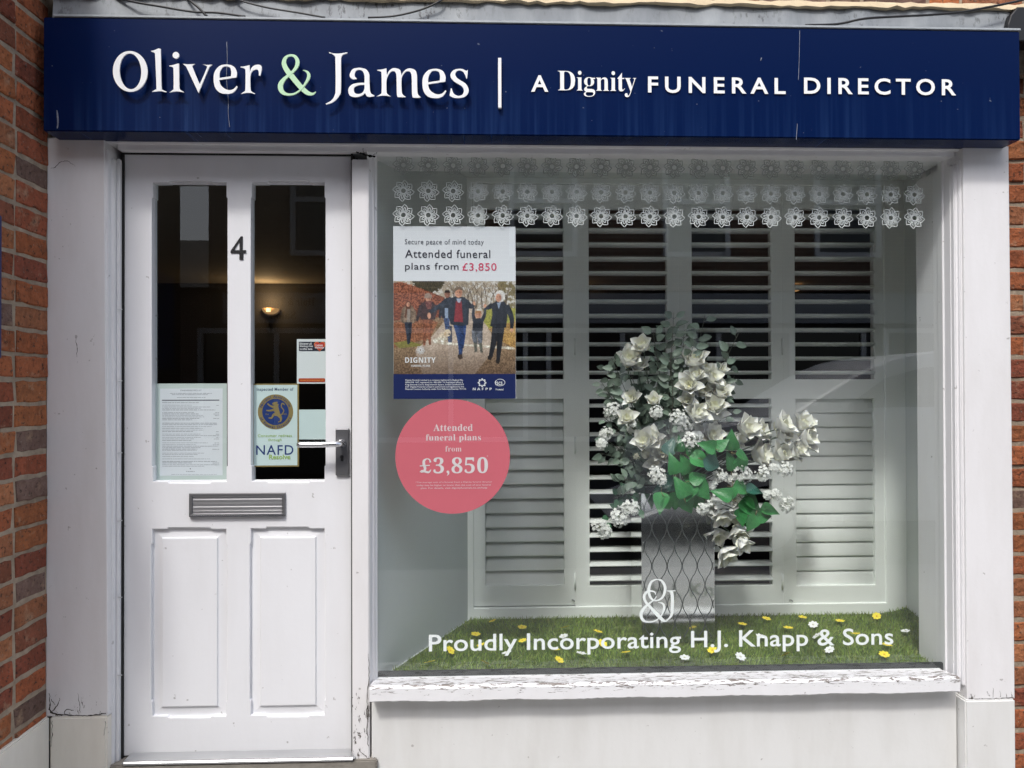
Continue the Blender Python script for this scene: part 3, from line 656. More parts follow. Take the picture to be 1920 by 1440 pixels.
# cobweb grime where the head meets the mullion
for q in ([(667, 286, 2.2), (676, 288, 4), (690, 292, 5), (704, 293, 3.0)], [(683, 287, 1), (680, 278, .8)], [(700, 292, 1), (708, 285, .8)]): crack(q, -0.0235, M['dark'])

# ------------------------------------------------------------------ door
def notch(x0, y0, x1, y1, Y, n=4, sx=3.0, cx=28, cy=28):
    """Panel outline with shallow steps in the middle of every side (photo px)."""
    P = [(x0, y0), (x0 + cx, y0), (x0 + cx + 3, y0 - n), (x1 - cx - 3, y0 - n), (x1 - cx, y0), (x1, y0), (x1, y0 + cy), (x1 + sx, y0 + cy + 2), (x1 + sx, y1 - cy - 2), (x1, y1 - cy), (x1, y1),
         (x1 - cx, y1), (x1 - cx - 3, y1 + n), (x0 + cx + 3, y1 + n), (x0 + cx, y1), (x0, y1), (x0, y1 - cy), (x0 - sx, y1 - cy - 2), (x0 - sx, y0 + cy + 2), (x0, y0 + cy)]
    return [(p.x, p.z) for p in (at(x, y, Y) for x, y in P)]
d = thing('door', 'white panelled front door with two tall dark panes and number 4', 'door', ((xD0 + xD1) / 2, YD, zDB))
holes = [(285.5, 341, 425.5, 904), (471, 341, 609.5, 903), (284, 991, 425, 1344), (469, 990, 609.5, 1342)]
mb = MB(); plate(mb, [rect(xD0, zDB, xD1, zDT)] + [notch(*h, YD, n=3, sx=2) for h in holes], YD, YD + 0.04, 0.0022)
mb.build('door_leaf', M['door'], d)
for h in holes[2:]:
    x0, z0, x1, z1 = pxrect(*h, YD); mb = MB()
    f = lambda i: rect(x0 + i, z0 + i, x1 - i, z1 - i)
    lv = [(-0.012, YD + 0.013), (0.004, YD + 0.013), (0.030, YD + 0.009), (0.033, YD + 0.0035), (0.036, YD + 0.003)]
    vs = [(x, y, z) for i, y in lv for x, z in f(i)]
    mb.add(vs, [(4 * i + k, 4 * i + (k + 1) % 4, 4 * i + 4 + (k + 1) % 4, 4 * i + 4 + k) for i in range(len(lv) - 1) for k in range(4)] + [(16, 17, 18, 19)])
    mb.build('door_panel', M['door'], d)
for h in holes[:2]:
    x0, z0, x1, z1 = pxrect(*h, YD); mb = MB(); e = 0.012; y = YD + 0.024
    mb.add([(x0 - e, y, z0 - e), (x1 + e, y, z0 - e), (x1 + e, y, z1 + e), (x0 - e, y, z1 + e)], [(0, 1, 2, 3)]); mb.build('glass_pane', M['dglass'], d)
    mb = MB(); g = -0.002
    plate(mb, [rect(x0 - 0.01, z0 - 0.01, x1 + 0.01, z1 + 0.01), rect(x0 + g, z0 + 0.004, x1 - g, z1 - 0.004)], YD + 0.014, YD + 0.022, 0.001); mb.build('glazing_bead', M['door'], d)
# letterbox
lb = thing_dummy = None
x0, z0, x1, z1 = pxrect(357, 925, 535, 967, YD)
mb = MB(); plate(mb, [rect(x0, z0, x1, z1), rect(x0 + 0.008, z0 + 0.007, x1 - 0.008, z1 - 0.007)], YD - 0.009, YD + 0.001, 0.0015)
lb = mb.build('letterbox', mat('letterbox_frame', (0.20, 0.20, 0.205), rough=0.35, metal=0.6), d)
mb = MB(); nz = 24; zz0, zz1 = z0 + 0.0072, z1 - 0.0072; vs = []
for i in range(nz + 1):
    f_ = i / nz; y = YD - 0.0045 + 0.0008 * math.copysign(abs(sin(f_ * pi * 5)) ** 0.5, sin(f_ * pi * 5))
    vs += [(x0 + 0.0082, y, zz0 + (zz1 - zz0) * f_), (x1 - 0.0082, y, zz0 + (zz1 - zz0) * f_)]
mb.add(vs, [(2 * i, 2 * i + 1, 2 * i + 3, 2 * i + 2) for i in range(nz)]); mb.build('flap', mat('flap_alu', (0.55, 0.55, 0.56), rough=0.35, metal=0.9), lb)
mb = MB(); mb.box(x0 + 0.001, x1 - 0.001, YD - 0.014, YD - 0.002, z0 - 0.001, z0 + 0.006); mb.build('lip', M['chrome'], lb, bevel=0.002)
# handle
x0, z0, x1, z1 = pxrect(632, 805, 653.5, 889, YD); mb = MB(); plate(mb, [rect(x0, z0, x1, z1)], YD - 0.011, YD, 0.003)
hp = mb.build('handle', M['steel'], d)
hx, hz = at(643, 831, YD).x, at(643, 831, YD).z
P = smooth_path([(hx, YD - 0.010, hz), (hx, YD - 0.032, hz), (hx - 0.003, YD - 0.046, hz), (hx - 0.018, YD - 0.053, hz + 0.0005), (hx - 0.06, YD - 0.055, hz - 0.0005), (hx - 0.122, YD - 0.054, hz - 0.0005), (hx - 0.131, YD - 0.052, hz - 0.0005)], 6)
mb = MB(); mb.tube(P, [0.0105] * 8 + [0.0095] * (len(P) - 10) + [0.0078, 0.004], 16); mb.build('lever', M['chrome'], hp, smooth=True)
mb = MB(); mb.tube([(hx, YD - 0.011, hz), (hx, YD - 0.0145, hz)], 0.0145, 24); mb.build('rose', M['chrome'], hp, bevel=0.001)
kx, kz = at(642.5, 858, YD).x, at(642.5, 856, YD).z
mb = MB(); mb.tube([(kx, YD - 0.0105, kz), (kx, YD - 0.0135, kz)], 0.0062, 20); mb.box(kx - 0.0042, kx + 0.0042, YD - 0.0130, YD - 0.0105, kz - 0.014, kz); mb.build('lock_cylinder', mat('lock_dark', (0.08, 0.08, 0.08), rough=0.3, metal=0.9), hp)
mb = MB(); mb.box(kx - 0.0007, kx + 0.0007, YD - 0.0142, YD - 0.012, kz - 0.004, kz + 0.004); mb.build('keyhole', M['black'], hp)
# number 4
b = MB(); P4 = [[(1356, 1330), (1366, 1330), (1366, 1408), (1385, 1408), (1385, 1424), (1366, 1424), (1366, 1438), (1348, 1438), (1348, 1424), (1299, 1424), (1299, 1412)], [(1349, 1356), (1349, 1408), (1318, 1408)]]
plate(b, [[(p.x, p.z) for p in (conv1(x, y, YD) for x, y in q)] for q in P4], YD - 0.003, YD - 0.0005, 0.0)
x0, z0, x1, z1 = pxrect(449.5, 474, 456.5, 487, YD); b.box(x0, x1, YD - 0.0031, YD - 0.0005, z0, z1)
b.build('house_number', mat('black_number', (0.02, 0.02, 0.022), rough=0.35), d)
# small pins in the gap at the hinge side
for y in (580, 714, 849, 976, 1120, 1266):
    p = at(224, y, 0.0); mb = MB(); mb.tube([(p.x - 0.006, 0.0, p.z), (p.x + 0.008, 0.0, p.z)], 0.002, 8); mb.build('hinge_pin', M['alu'], d)

# ------------------------------------------------------------------ window display recess
YB = 0.69
zF = zW0 - 0.006                                   # display floor
zC = 1.35 + ray(960, 335).z * (YB + 2.364)         # display ceiling
xl0, xl1 = at(706, 1258, YG).x, at(884, 1150, YB).x
xrw = at(1690, 1137, YB + 0.03).x; xpost = at(1745, 1200, 0.14).x
t = thing('display_recess', 'pale grey lined recess behind the shop window glass', 'window recess', ((xl0 + xrw) / 2, 0.35, zF))
mb = MB(); mb.add([(xl0, YG + 0.035, zF - 0.1), (xl1, YB + 0.02, zF - 0.1), (xl1, YB + 0.02, zC), (xl0, YG + 0.035, zC), (xl0 - 0.04, YG + 0.035, zF - 0.1), (xl1 - 0.04, YB + 0.02, zF - 0.1), (xl1 - 0.04, YB + 0.02, zC), (xl0 - 0.04, YG + 0.035, zC)],
                  [(0, 1, 2, 3), (4, 7, 6, 5), (0, 3, 7, 4), (1, 5, 6, 2), (3, 2, 6, 7), (0, 4, 5, 1)])
mb.build('side_lining', M['inner'], t)
mb = MB(); mb.box(xrw, xrw + 0.04, 0.1525, YB + 0.1, zF - 0.1, zC); mb.build('side_lining', M['inner'], t)
mb = MB(); mb.box(xpost, xrw + 0.045, 0.14, 0.152, zF - 0.1, zC); mb.build('corner_post', M['inner'], t, bevel=0.003)
mb = MB(); mb.box(xl0 - 0.05, xrw + 0.05, YG + 0.02, YB + 0.1, zC + 0.001, zC + 0.04); mb.build('ceiling_board', M['inner'], t)
mb = MB(); mb.box(xl0 - 0.05, xrw + 0.05, YG + 0.02, YB + 0.1, zF - 0.13, zF - 0.02); mb.build('floor_board', M['inner'], t)
mb = MB(); mb.box(xl0 - 0.05, X(1815, 300, 0), YG + 0.07, YG + 0.11, zW1 + 0.03, zC + 0.02); mb.build('head_lining', M['inner'], t)
# hanging track under the display ceiling
p0, p1 = at(1076, 303, 0.45), at(1370, 306, 0.45)
mb = MB(); mb.box(p0.x, p1.x, 0.43, 0.46, zC - 0.016, zC - 0.001); mb.box(p0.x - 0.006, p0.x + 0.012, 0.425, 0.465, zC - 0.024, zC - 0.001); mb.box(p1.x - 0.012, p1.x + 0.006, 0.425, 0.465, zC - 0.024, zC - 0.001)
tag(mb.build('ceiling_track', M['shutter'], bevel=0.002), 'slim pale track fixed to the display ceiling above the shutters', 'track')

# ------------------------------------------------------------------ plantation shutters
def pb(x0, y0, x1, y1, Y=YB): return pxrect(x0, y0, x1, y1, Y)
t = thing('shutter_surround', 'pale grey frame around the four plantation shutters', 'frame', (at(1275, 1150, YB).x, YB, at(1275, 1150, YB).z))
fx0, fz0, fx1, fz1 = pb(866, 336, 1690, 1151); ix0, iz0, ix1, iz1 = pb(886.5, 346, 1658, 1135)
mb = MB(); plate(mb, [rect(fx0, fz0 - 0.02, fx1 + 0.03, zC), rect(ix0, iz0, ix1, iz1)], YB - 0.012, YB + 0.06, 0.003); mb.build('frame', M['shutter'], t)
bx = [887, 1078.5, 1273, 1467, 1657.5]
lou = [(908, 1057), (1103, 1250.5), (1296, 1445), (1489, 1638)]
nm = ['plantation shutter panel nearest the door, half behind the poster, lower louvres shut', 'plantation shutter panel behind the eucalyptus side of the bouquet, all louvres open', 'plantation shutter panel behind the magnolia stems to the vase side, all louvres open', 'plantation shutter panel at the outer end of the window, lower louvres shut']
def louvres(x0, x1, z0, z1, n, tilt, mbk):
    pz = (z1 - z0) / n; w, th = (0.0325, 0.0072) if tilt < 0.5 else (0.0325, 0.0035)
    for i in range(n):
        zc = z0 + pz * (i + 0.5); sec = []
        for k in range(14):
            a = 2 * pi * k / 14; u, v = w * cos(a), th * sin(a)
            sec.append((u * cos(tilt) - v * sin(tilt), u * sin(tilt) + v * cos(tilt)))
        vs = [(x0, YB + 0.016 + a, zc + b) for a, b in sec] + [(x1, YB + 0.016 + a, zc + b) for a, b in sec]
        mbk.add(vs, [(k, (k + 1) % 14, 14 + (k + 1) % 14, 14 + k) for k in range(14)] + [tuple(range(14))[::-1], tuple(range(14, 28))])
for i in range(4):
    x0, z0, x1, z1 = pb(bx[i] + 0.6, 346.5, bx[i + 1] - 0.6, 1134.5)
    la, zu0, lb_, zu1 = pb(lou[i][0], 392, lou[i][1], 712)
    _, zl0, _, zl1 = pb(lou[i][0], 747, lou[i][1], 1098)
    t = thing('plantation_shutter', nm[i], 'shutter', ((x0 + x1) / 2, YB, z0), 'plantation shutters in the window')
    mb = MB(); plate(mb, [rect(x0, z0, x1, z1), rect(la, zu0, lb_, zu1), rect(la, zl0, lb_, zl1)], YB - 0.004, YB + 0.026, 0.002); mb.build('panel_frame', M['shutter'], t)
    mb = MB(); louvres(la + 0.001, lb_ - 0.001, zu0, zu1, 12, R(-7), mb); mb.build('louvre_bank', M['shutter'], t, smooth=True)
    mb = MB(); louvres(la + 0.001, lb_ - 0.001, zl0, zl1, 13, R(70 if i == 0 else 83) if i in (0, 3) else R(8), mb); mb.build('louvre_bank', M['shutter'], t, smooth=True)
    if i < 3:
        for y in (650, 835, 1090):
            p = at(bx[i + 1], y, YB - 0.006); mb = MB(); mb.tube([(p.x, YB - 0.007, p.z - 0.035), (p.x, YB - 0.007, p.z + 0.035)], 0.004, 8); mb.build('hinge', M['shutter'], t, smooth=True)
for px, lbl in ((1075, 'small dark peg on the foot of the shutters below the poster'), (1483, 'small dark peg on the foot of the shutters beside the vase')):
    p = at(px, 1127, YB - 0.006); b = MB(); b.tube([(p.x - 0.006, YB - 0.008, p.z + 0.006), (p.x, YB - 0.016, p.z + 0.007), (p.x + 0.005, YB - 0.012, p.z)], 0.0022, 7)
    tag(b.build('shutter_catch', M['steel'], smooth=True), lbl, 'catch')

# ------------------------------------------------------------------ artificial grass and fabric daisies
def hump(x, y):
    s = max(0, (x - (xrw - 0.16)) / 0.16) * max(0, (y - 0.45) / 0.24); return 0.03 * s * s
def xleft(y): return xl0 + (xl1 - xl0) * (y - YG) / (YB - YG)
gm = MB(); N = 34000; rg = random.Random(2)
for _ in range(N):
    y = rg.uniform(YG + 0.02, YB - 0.016)
    x = rg.uniform(xleft(y) + 0.004, (xpost - 0.004 if 0.12 < y < 0.16 else xrw - 0.004))
    if y < 0.12 and x > xW1 + 0.06: continue
    z = zF - 0.016 + hump(x, y); h = rg.uniform(0.010, 0.021); a = rg.uniform(0, 2 * pi); w = rg.uniform(0.0011, 0.002)
    lx, ly = rg.gauss(0.004 * sin(x * 7 + y * 9), 0.006), rg.gauss(-0.003, 0.006); g = rg.uniform(0.5, 1.25) * (0.92 + 0.22 * sin(x * 9 + 2 * sin(y * 11)) * sin(y * 13 + x * 4))
    cl = (0.25 * g, 0.36 * g, 0.07 * g) if rg.random() > 0.2 else (0.32 * g, 0.36 * g, 0.11 * g)
    ca, sa = cos(a) * w, sin(a) * w
    gm.add([(x - ca, y - sa, z), (x + ca, y + sa, z), (x + lx * .55 + ca * .6, y + ly * .55 + sa * .6, z + h * .62), (x + lx, y + ly, z + h)], [(0, 1, 2), (0, 2, 3)], cl)
nb = 30
for i in range(nb + 1):
    pass
vs = []; 
for j in range(13):
    y = YG + 0.019 + (YB - 0.014 - YG - 0.019) * j / 12
    for i in range(nb + 1):
        x = xleft(y) + (xrw - 0.002 - xleft(y)) * i / nb; vs.append((x, y, zF - 0.015 + hump(x, y)))
gm.add(vs, [(j * (nb + 1) + i, j * (nb + 1) + i + 1, (j + 1) * (nb + 1) + i + 1, (j + 1) * (nb + 1) + i) for j in range(12) for i in range(nb)], (0.06, 0.11, 0.025))
gr = gm.build('artificial_grass', mat('plastic_grass', (0.1, 0.2, 0.03), rough=0.55, attr='Col'), colors=True)
tag(gr, 'green artificial grass mat covering the floor of the window display', 'grass', None, 'stuff')

def daisy(cols, mname):
    b = MB(); n = 8
    for k in range(n):
        a = 2 * pi * k / n; pts = [(0.0025, 0.0022), (0.008, 0.0055), (0.014, 0.0062), (0.0185, 0.0038), (0.0205, 0.0)]
        vs = [(r * cos(a) - s * w * sin(a), r * sin(a) + s * w * cos(a), 0.0015 + 0.10 * r * (1 if k % 2 else 1.6) + (0.0008 if s == 0 else 0)) for r, w in pts for s in (-1, 0, 1)]
        b.add(vs, [(3 * i + q, 3 * i + q + 1, 3 * i + q + 4, 3 * i + q + 3) for i in range(4) for q in (0, 1)], mi=0)
    ce = [(0.005 * cos(2 * pi * i / 10), 0.005 * sin(2 * pi * i / 10), 0.003) for i in range(10)] + [(0, 0, 0.0065)]
    b.add(ce, [(i, (i + 1) % 10, 10) for i in range(10)], mi=1)
    return b.build('fabric_flower', [mat(mname, cols[0], rough=0.7), mat(mname + '_eye', cols[1], rough=0.8)], smooth=False)
FL = [  # px, py, colour, label
    (924, 1165, 'y', 'yellow fabric flower on the grass nearest the back corner under the poster'), (979, 1177, 'y', 'yellow fabric flower on the grass between the words, towards the shutters'), (1060, 1177, 'y', 'yellow fabric flower on the grass above the first letter o of the long word'),
    (892, 1190, 'y', 'yellow fabric flower touching the top of the first word near its u'), (1121, 1185, 'y', 'yellow fabric flower lying edge-on above the letters rp'), (980, 1202, 'y', 'yellow fabric flower in the gap just before the capital I'),
    (902, 1210, 'y', 'yellow fabric flower peeping between the letters u and d'), (844, 1220, 'y', 'yellow fabric flower at the foot of the capital P and r'), (1042, 1219, 'y', 'yellow fabric flower under the letter c of the long word'),
    (1129, 1207, 'y', 'yellow fabric flower between the letters p and o of the long word'), (1174, 1224, 'y', 'yellow fabric flower just below the letters at of the long word'), (806, 1242.5, 'y', 'yellow fabric flower at the front by the window edge below the capital P'),
    (909.5, 1243.5, 'y', 'yellow fabric flower at the front edge below the letters ly'), (1048, 1238, 'y', 'tilted yellow fabric flower at the front edge below the letters nc'),
    (1057, 1194, 'w', 'white fabric flower behind the top of the letters co'), (950, 1225, 'w', 'white fabric flower under the tail of the letter y'), (1090, 1226, 'w', 'white fabric flower beside the descender of the first letter p'),
    (1392, 1171, 'y', 'yellow fabric flower beside the mirrored vase above the capital K'), (1437, 1160.6, 'y', 'yellow fabric flower at the back above the name in the lettering, near the shutter hinge'), (1505, 1158, 'y', 'yellow fabric flower at the back above the double p'),
    (1575, 1165, 'd', 'dull yellow fabric flower lying flat at the back above the ampersand'), (1644, 1155.6, 'y', 'yellow fabric flower at the back nearest the raised grass corner'), (1478, 1178, 'd', 'dull yellow fabric flower half sunk in the grass above the double p'),
    (1604, 1189, 'y', 'yellow fabric flower behind the capital S and o'), (1336, 1220, 'y', 'yellow fabric flower below the full stop after the capital H'), (1474, 1228, 'y', 'yellow fabric flower at the front below the double p'),
    (1658, 1228, 'y', 'yellow fabric flower at the front below the last letter s'), (1663, 1210, 'd', 'dull yellow fabric flower lying across the foot of the last letter s'),
    (1525, 1172, 'w', 'white fabric flower at the back just above the ampersand of the lettering'), (1698, 1184, 'w', 'white fabric flower alone past the end of the lettering'), (1532, 1193, 'w', 'white fabric flower touching the ampersand of the lettering'),
    (1426, 1194, 'w', 'white fabric flower behind the letter n after the capital K'), (1556, 1219, 'w', 'white fabric flower just below the ampersand of the lettering'), (1284, 1234, 'w', 'white fabric flower at the front below the capital H'), (1388, 1232, 'w', 'white fabric flower at the front below the capital K')]
fm = {'y': daisy(((0.85, 0.70, 0.05), (0.75, 0.48, 0.03)), 'yellow_fabric'), 'w': daisy(((0.80, 0.81, 0.80), (0.62, 0.60, 0.50)), 'white_fabric'), 'd': None}
fm['d'] = fm['y']; used = set(); rq = random.Random(12)
for px, py, k, lbl in FL:
    if k in used or (k == 'd'):
        o = fm[k].copy(); COL.objects.link(o)
    else: o = fm[k]; used.add(k)
    z = zF + 0.008; p = atz(px, py, z)
    z += hump(p.x, p.y); o.location = (p.x, p.y, z)
    big = 0.36 if k != 'd' else 0.1
    o.rotation_euler = (rq.uniform(.0, .7) if k != 'd' else 0.0, rq.uniform(-big, big), rq.uniform(0, 6.28))
    s = rq.uniform(0.84, 1.0); o.scale = (s, s, s)
    tag(o, lbl, 'flower', 'fabric flowers scattered on the grass')

# ------------------------------------------------------------------ mirrored vase
YV = 0.336
vx0, vz0, vx1, vz1 = pxrect(1203, 925, 1340, 1200, YV); vz0 = zF - 0.004; VD = 0.20
t = thing('vase', 'tall mirrored square vase with an embossed leaf lattice', 'vase', ((vx0 + vx1) / 2, YV + VD / 2, vz0))
m_mir = mat('mirror_steel', (0.76, 0.77, 0.76), rough=0.1, metal=1.0, bump=0.05, bscale=14)
mb = MB(); mb.box(vx0, vx1, YV, YV + VD, vz0, vz1); mb.build('body', m_mir, t, bevel=0.002)
mb = MB(); wv = 0.0292; hv = 0.146; nl = int((vx1 - vx0) / wv) + 2
for k in range(nl):
    pts = []
    for i in range(96):
        z = vz0 + 0.02 + (vz1 - vz0 - 0.02) * i / 95; ph = ((z - vz0 + 0.03 * 0) / hv) % 1.0
        s = 1 - 2 * abs(2 * ph - 1); s = math.copysign(abs(s) ** 0.8, s) if True else s
        s = sin(s * pi / 2 * 0.8) / sin(pi / 2 * 0.8)
        x = vx0 - 0.004 + wv * (k + 0.5 * (-1) ** k * s * 0.96); pts.append((x, YV - 0.0004, z))
    run = []
    for q in pts + [None]:
        if q and vx0 + 0.003 < q[0] < vx1 - 0.003: run.append(q)
        else:
            if len(run) > 3: mb.tube(run, 0.0018, 6)
            run = []
mb.build('embossed_lattice', mat('embossed_steel', (0.24, 0.25, 0.25), rough=0.3, metal=1.0), t, smooth=True)

# ------------------------------------------------------------------ flower arrangement
bq = thing('flower_arrangement', 'artificial bouquet of cream magnolias, eucalyptus and green leaves in the vase', 'bouquet', ((vx0 + vx1) / 2, YV + VD / 2, vz1 - 0.02))
cq = lambda x, y, Y: at(1090 + x / 2.823, 570 + y / 2.823, Y)
rb = random.Random(31)
heart = Vector(cq(520, 930, 0.40))
YFv = 0.40
M['petal'] = mat('cream_petal', (0.80, 0.77, 0.66), rough=0.6, attr='Col', sub=0)
pp = M['petal'].node_tree.nodes['Principled BSDF']; pp.inputs['Subsurface Weight'].default_value = 0.6; pp.inputs['Subsurface Radius'].default_value = (1, 0.95, 0.8); pp.inputs['Subsurface Scale'].default_value = 0.008
M['lilac'] = mat('white_floret', (0.80, 0.81, 0.78), rough=0.7, attr='Col')
M['euca'] = mat('eucalyptus_leaf', (0.10, 0.16, 0.13), rough=0.5, attr='Col', nscale=25, namt=0.35, ncol=(0.10, 0.15, 0.125))
M['bigleaf'] = mat('green_leaf', (0.03, 0.16, 0.05), rough=0.36, attr='Col', nscale=30, namt=0.35, ncol=(0.02, 0.10, 0.035), bump=0.6, bscale=120)
M['stem'] = mat('stem_brown', (0.09, 0.085, 0.06), rough=0.8, nscale=40, namt=0.4)
def frame_of(d, rollv=0.0):
    d = d.normalized(); a = Vector((0, 0, 1)) if abs(d.z) < 0.9 else Vector((1, 0, 0))
    u = a.cross(d).normalized(); v = d.cross(u)
    return d, u * cos(rollv) + v * sin(rollv), -u * sin(rollv) + v * cos(rollv)
def leaf(b, base, d, up_, L, Wd, col, curl=0.25, fold=0.18, n=7, tip=1.0):
    """Ovate leaf: base point, direction, face normal."""
    d = d.normalized(); s = d.cross(up_).normalized(); nn = s.cross(d).normalized(); vs = []
    for i in range(n + 1):
        t_ = i / n; w = Wd / 2 * ((sin(pi * t_ ** 0.75) ** 0.8) if tip == 1.0 else 1.12 * (sin(pi * t_ ** 0.6) ** 0.9) * (1 - 0.28 * t_)) if 0 < t_ < 1 else 0.0005
        c0 = base + d * (L * t_) - nn * (curl * L * t_ * t_)
        for q in (-1, -0.5, 0, 0.5, 1):
            vs.append(c0 + s * (w * q) + nn * (abs(q) * w * fold * 2))
    b.add(vs, [(5 * i + k, 5 * i + k + 1, 5 * i + 6 + k, 5 * i + 5 + k) for i in range(n) for k in range(4)], col)
def petal(b, org, ax, out, L, Wd, open_, col):
    """Cupped petal: leaves the base outwards, rises into a cup and flares a little at the rounded tip."""
    s = ax.cross(out).normalized(); n = 8; vs = []; c0 = Vector(org)
    for i in range(n + 1):
        t_ = i / n; w = Wd / 2 * (max(0.0, sin(pi * (0.10 + 0.88 * t_ ** 0.85))) ** 0.65) if i < n else Wd * 0.03
        ang = open_ * (1.45 - 1.25 * t_ + 0.75 * t_ ** 3)
        dr = ax * cos(ang) + out * sin(ang)
        if i: c0 = c0 + dr * (L / n)
        nr = (-ax * sin(ang) + out * cos(ang))
        for q in (-1, -.5, 0, .5, 1): vs.append(c0 + s * (w * q) - nr * (w * 0.72 * q * q))
    b.add(vs, [(5 * i + k, 5 * i + k + 1, 5 * i + 6 + k, 5 * i + 5 + k) for i in range(n) for k in range(4)], col)
def bloom(x, y, r, bud=False):
    Y = YFv + rb.uniform(-0.11, -0.03); c0 = Vector(cq(x, y, Y)); rr = r / 2.823 / F * (Y + 2.364) * (1.2 if not bud else 1.1)
    d = (c0 - heart); d = (d.normalized() * 0.6 + Vector((rb.uniform(-.35, .35), -0.75, rb.uniform(-.1, .45)))).normalized()
    if y > 1100: d = (d + Vector((0, -0.2, -0.7))).normalized()
    b = MB(); ax, u, v = frame_of(d, rb.uniform(0, 6)); org = c0 - ax * rr * 0.6
    if bud:
        for k in range(4):
            a = k * pi / 2; petal(b, org, ax, u * cos(a) + v * sin(a), rr * 2.3, rr * 1.3, 0.14, (0.82, 0.80, 0.66))
    else:
        op = rb.uniform(0.65, 0.98)
        for ring, (n, o_, L_) in enumerate(((5, op, 1.75), (4, op * 0.66, 1.6), (2, op * 0.3, 1.2))):
            for k in range(n):
                a = 2 * pi * k / n + ring * 0.55 + rb.uniform(-.15, .15); g = rb.uniform(0.93, 1.03)
                petal(b, org, ax, u * cos(a) + v * sin(a), rr * L_ * rb.uniform(.92, 1.08), rr * rb.uniform(1.05, 1.35), o_ * rb.uniform(.85, 1.15), (0.89 * g, 0.89 * g, (0.85 - 0.05 * ring) * g))
        ce = org + ax * rr * 0.55
        b.tube([org, ce], [rr * 0.16, rr * 0.1], 6, col=(0.62, 0.58, 0.26))
    b.build('magnolia_bloom' if not bud else 'magnolia_bud', M['petal'], bq, smooth=True, colors=True)
    return c0, org
BL = [(325, 225, 48), (250, 300, 58), (305, 325, 46), (595, 300, 54), (600, 378, 42), (655, 360, 44), (690, 390, 48), (735, 358, 36), (570, 432, 48), (640, 458, 48), (705, 545, 52), (735, 470, 48), (610, 580, 54), (700, 582, 52), (640, 670, 50), (692, 690, 48), (335, 728, 56), (378, 715, 46), (422, 782, 48), (398, 845, 46),
      (240, 605, 42), (268, 498, 36), (385, 512, 34), (560, 512, 36), (870, 660, 58), (945, 672, 46), (1060, 645, 56), (1068, 692, 50), (1175, 640, 52), (1182, 712, 56), (1152, 775, 38), (1130, 792, 42), (942, 797, 58), (1055, 800, 52), (822, 722, 38), (745, 1120, 46), (818, 1110, 54), (795, 1032, 42), (715, 1215, 52), (830, 1200, 50), (852, 1262, 42), (765, 1325, 52)]
stems = []
for q in BL: stems.append(bloom(*q))
for q in ((294, 808, 26), (345, 802, 28), (628, 372, 22)): stems.append(bloom(*q, bud=True))
# woody stems: every bloom on a curved stem back to the vase mouth
sb = MB(); mouth = Vector(((vx0 + vx1) / 2, YV + VD / 2, vz1 - 0.03))
for c0, org in stems[::1]:
    mid = (org + mouth) / 2 + Vector((0, 0.06, 0.02)); sb.tube([Vector(p) for p in smooth_path([tuple(org), tuple(org * .75 + mid * .25 + Vector((0, .02, 0))), tuple(mid), tuple(mouth + Vector((rb.uniform(-.05, .05), rb.uniform(-.05, .05), 0)))], 4)], 0.0022, 5)
sb.build('flower_stem', mat('stem_green', (0.10, 0.14, 0.10), rough=0.7, nscale=30, namt=0.4), bq, smooth=True)
# white floret clusters
CL = [(165, 565, 50), (400, 575, 36), (510, 600, 50), (545, 640, 52), (270, 655, 32), (400, 905, 50), (730, 910, 40), (850, 905, 50), (800, 930, 34), (690, 960, 32), (715, 1030, 50), (690, 1080, 50), (640, 1085, 30), (960, 900, 42), (1075, 880, 45), (1020, 868, 26), (1030, 1010, 30), (1085, 1060, 45), (985, 1012, 22), (262, 1078, 48), (200, 1128, 55), (95, 1175, 42), (125, 1205, 40), (130, 690, 42), (575, 725, 52), (420, 930, 34), (110, 740, 30), (610, 700, 34)]
for x, y, r in CL:
    Y = YFv + (rb.uniform(-0.14, -0.09) if not (y < 720 and x < 300) else rb.uniform(-.05, 0.0)); c0 = Vector(cq(x, y, Y)); rr = r / 2.823 / F * (Y + 2.364); b = MB()
    nfl_ = int(20 + r * 0.8)
    for k in range(nfl_):
        d = Vector((rb.gauss(0, 1), rb.gauss(-0.6, 0.8), rb.gauss(0.1, 1))).normalized(); p = c0 + d * rr * rb.uniform(0.55, 1.0)
        ax, u, v = frame_of((d + Vector((0, -.6, .1))).normalized(), rb.uniform(0, 6)); s = rb.uniform(0.0052, 0.0078); g = rb.uniform(0.85, 1.05)
        for m_ in range(5):
            a = 2 * pi * m_ / 5; o_ = u * cos(a) + v * sin(a); pp = v * cos(a) - u * sin(a)
            b.add([p, p + o_ * s * .6 + pp * s * .35 + ax * .001, p + o_ * s * 1.15 + ax * .0025, p + o_ * s * .6 - pp * s * .35 + ax * .001], [(0, 1, 2, 3)], (0.80 * g, 0.81 * g, 0.77 * g))
        if k % 3 == 0: b.tube([c0, p], 0.0007, 4, cap=False, col=(0.32, 0.34, 0.22))
    b.build('floret_cluster', M['lilac'], bq, colors=True)
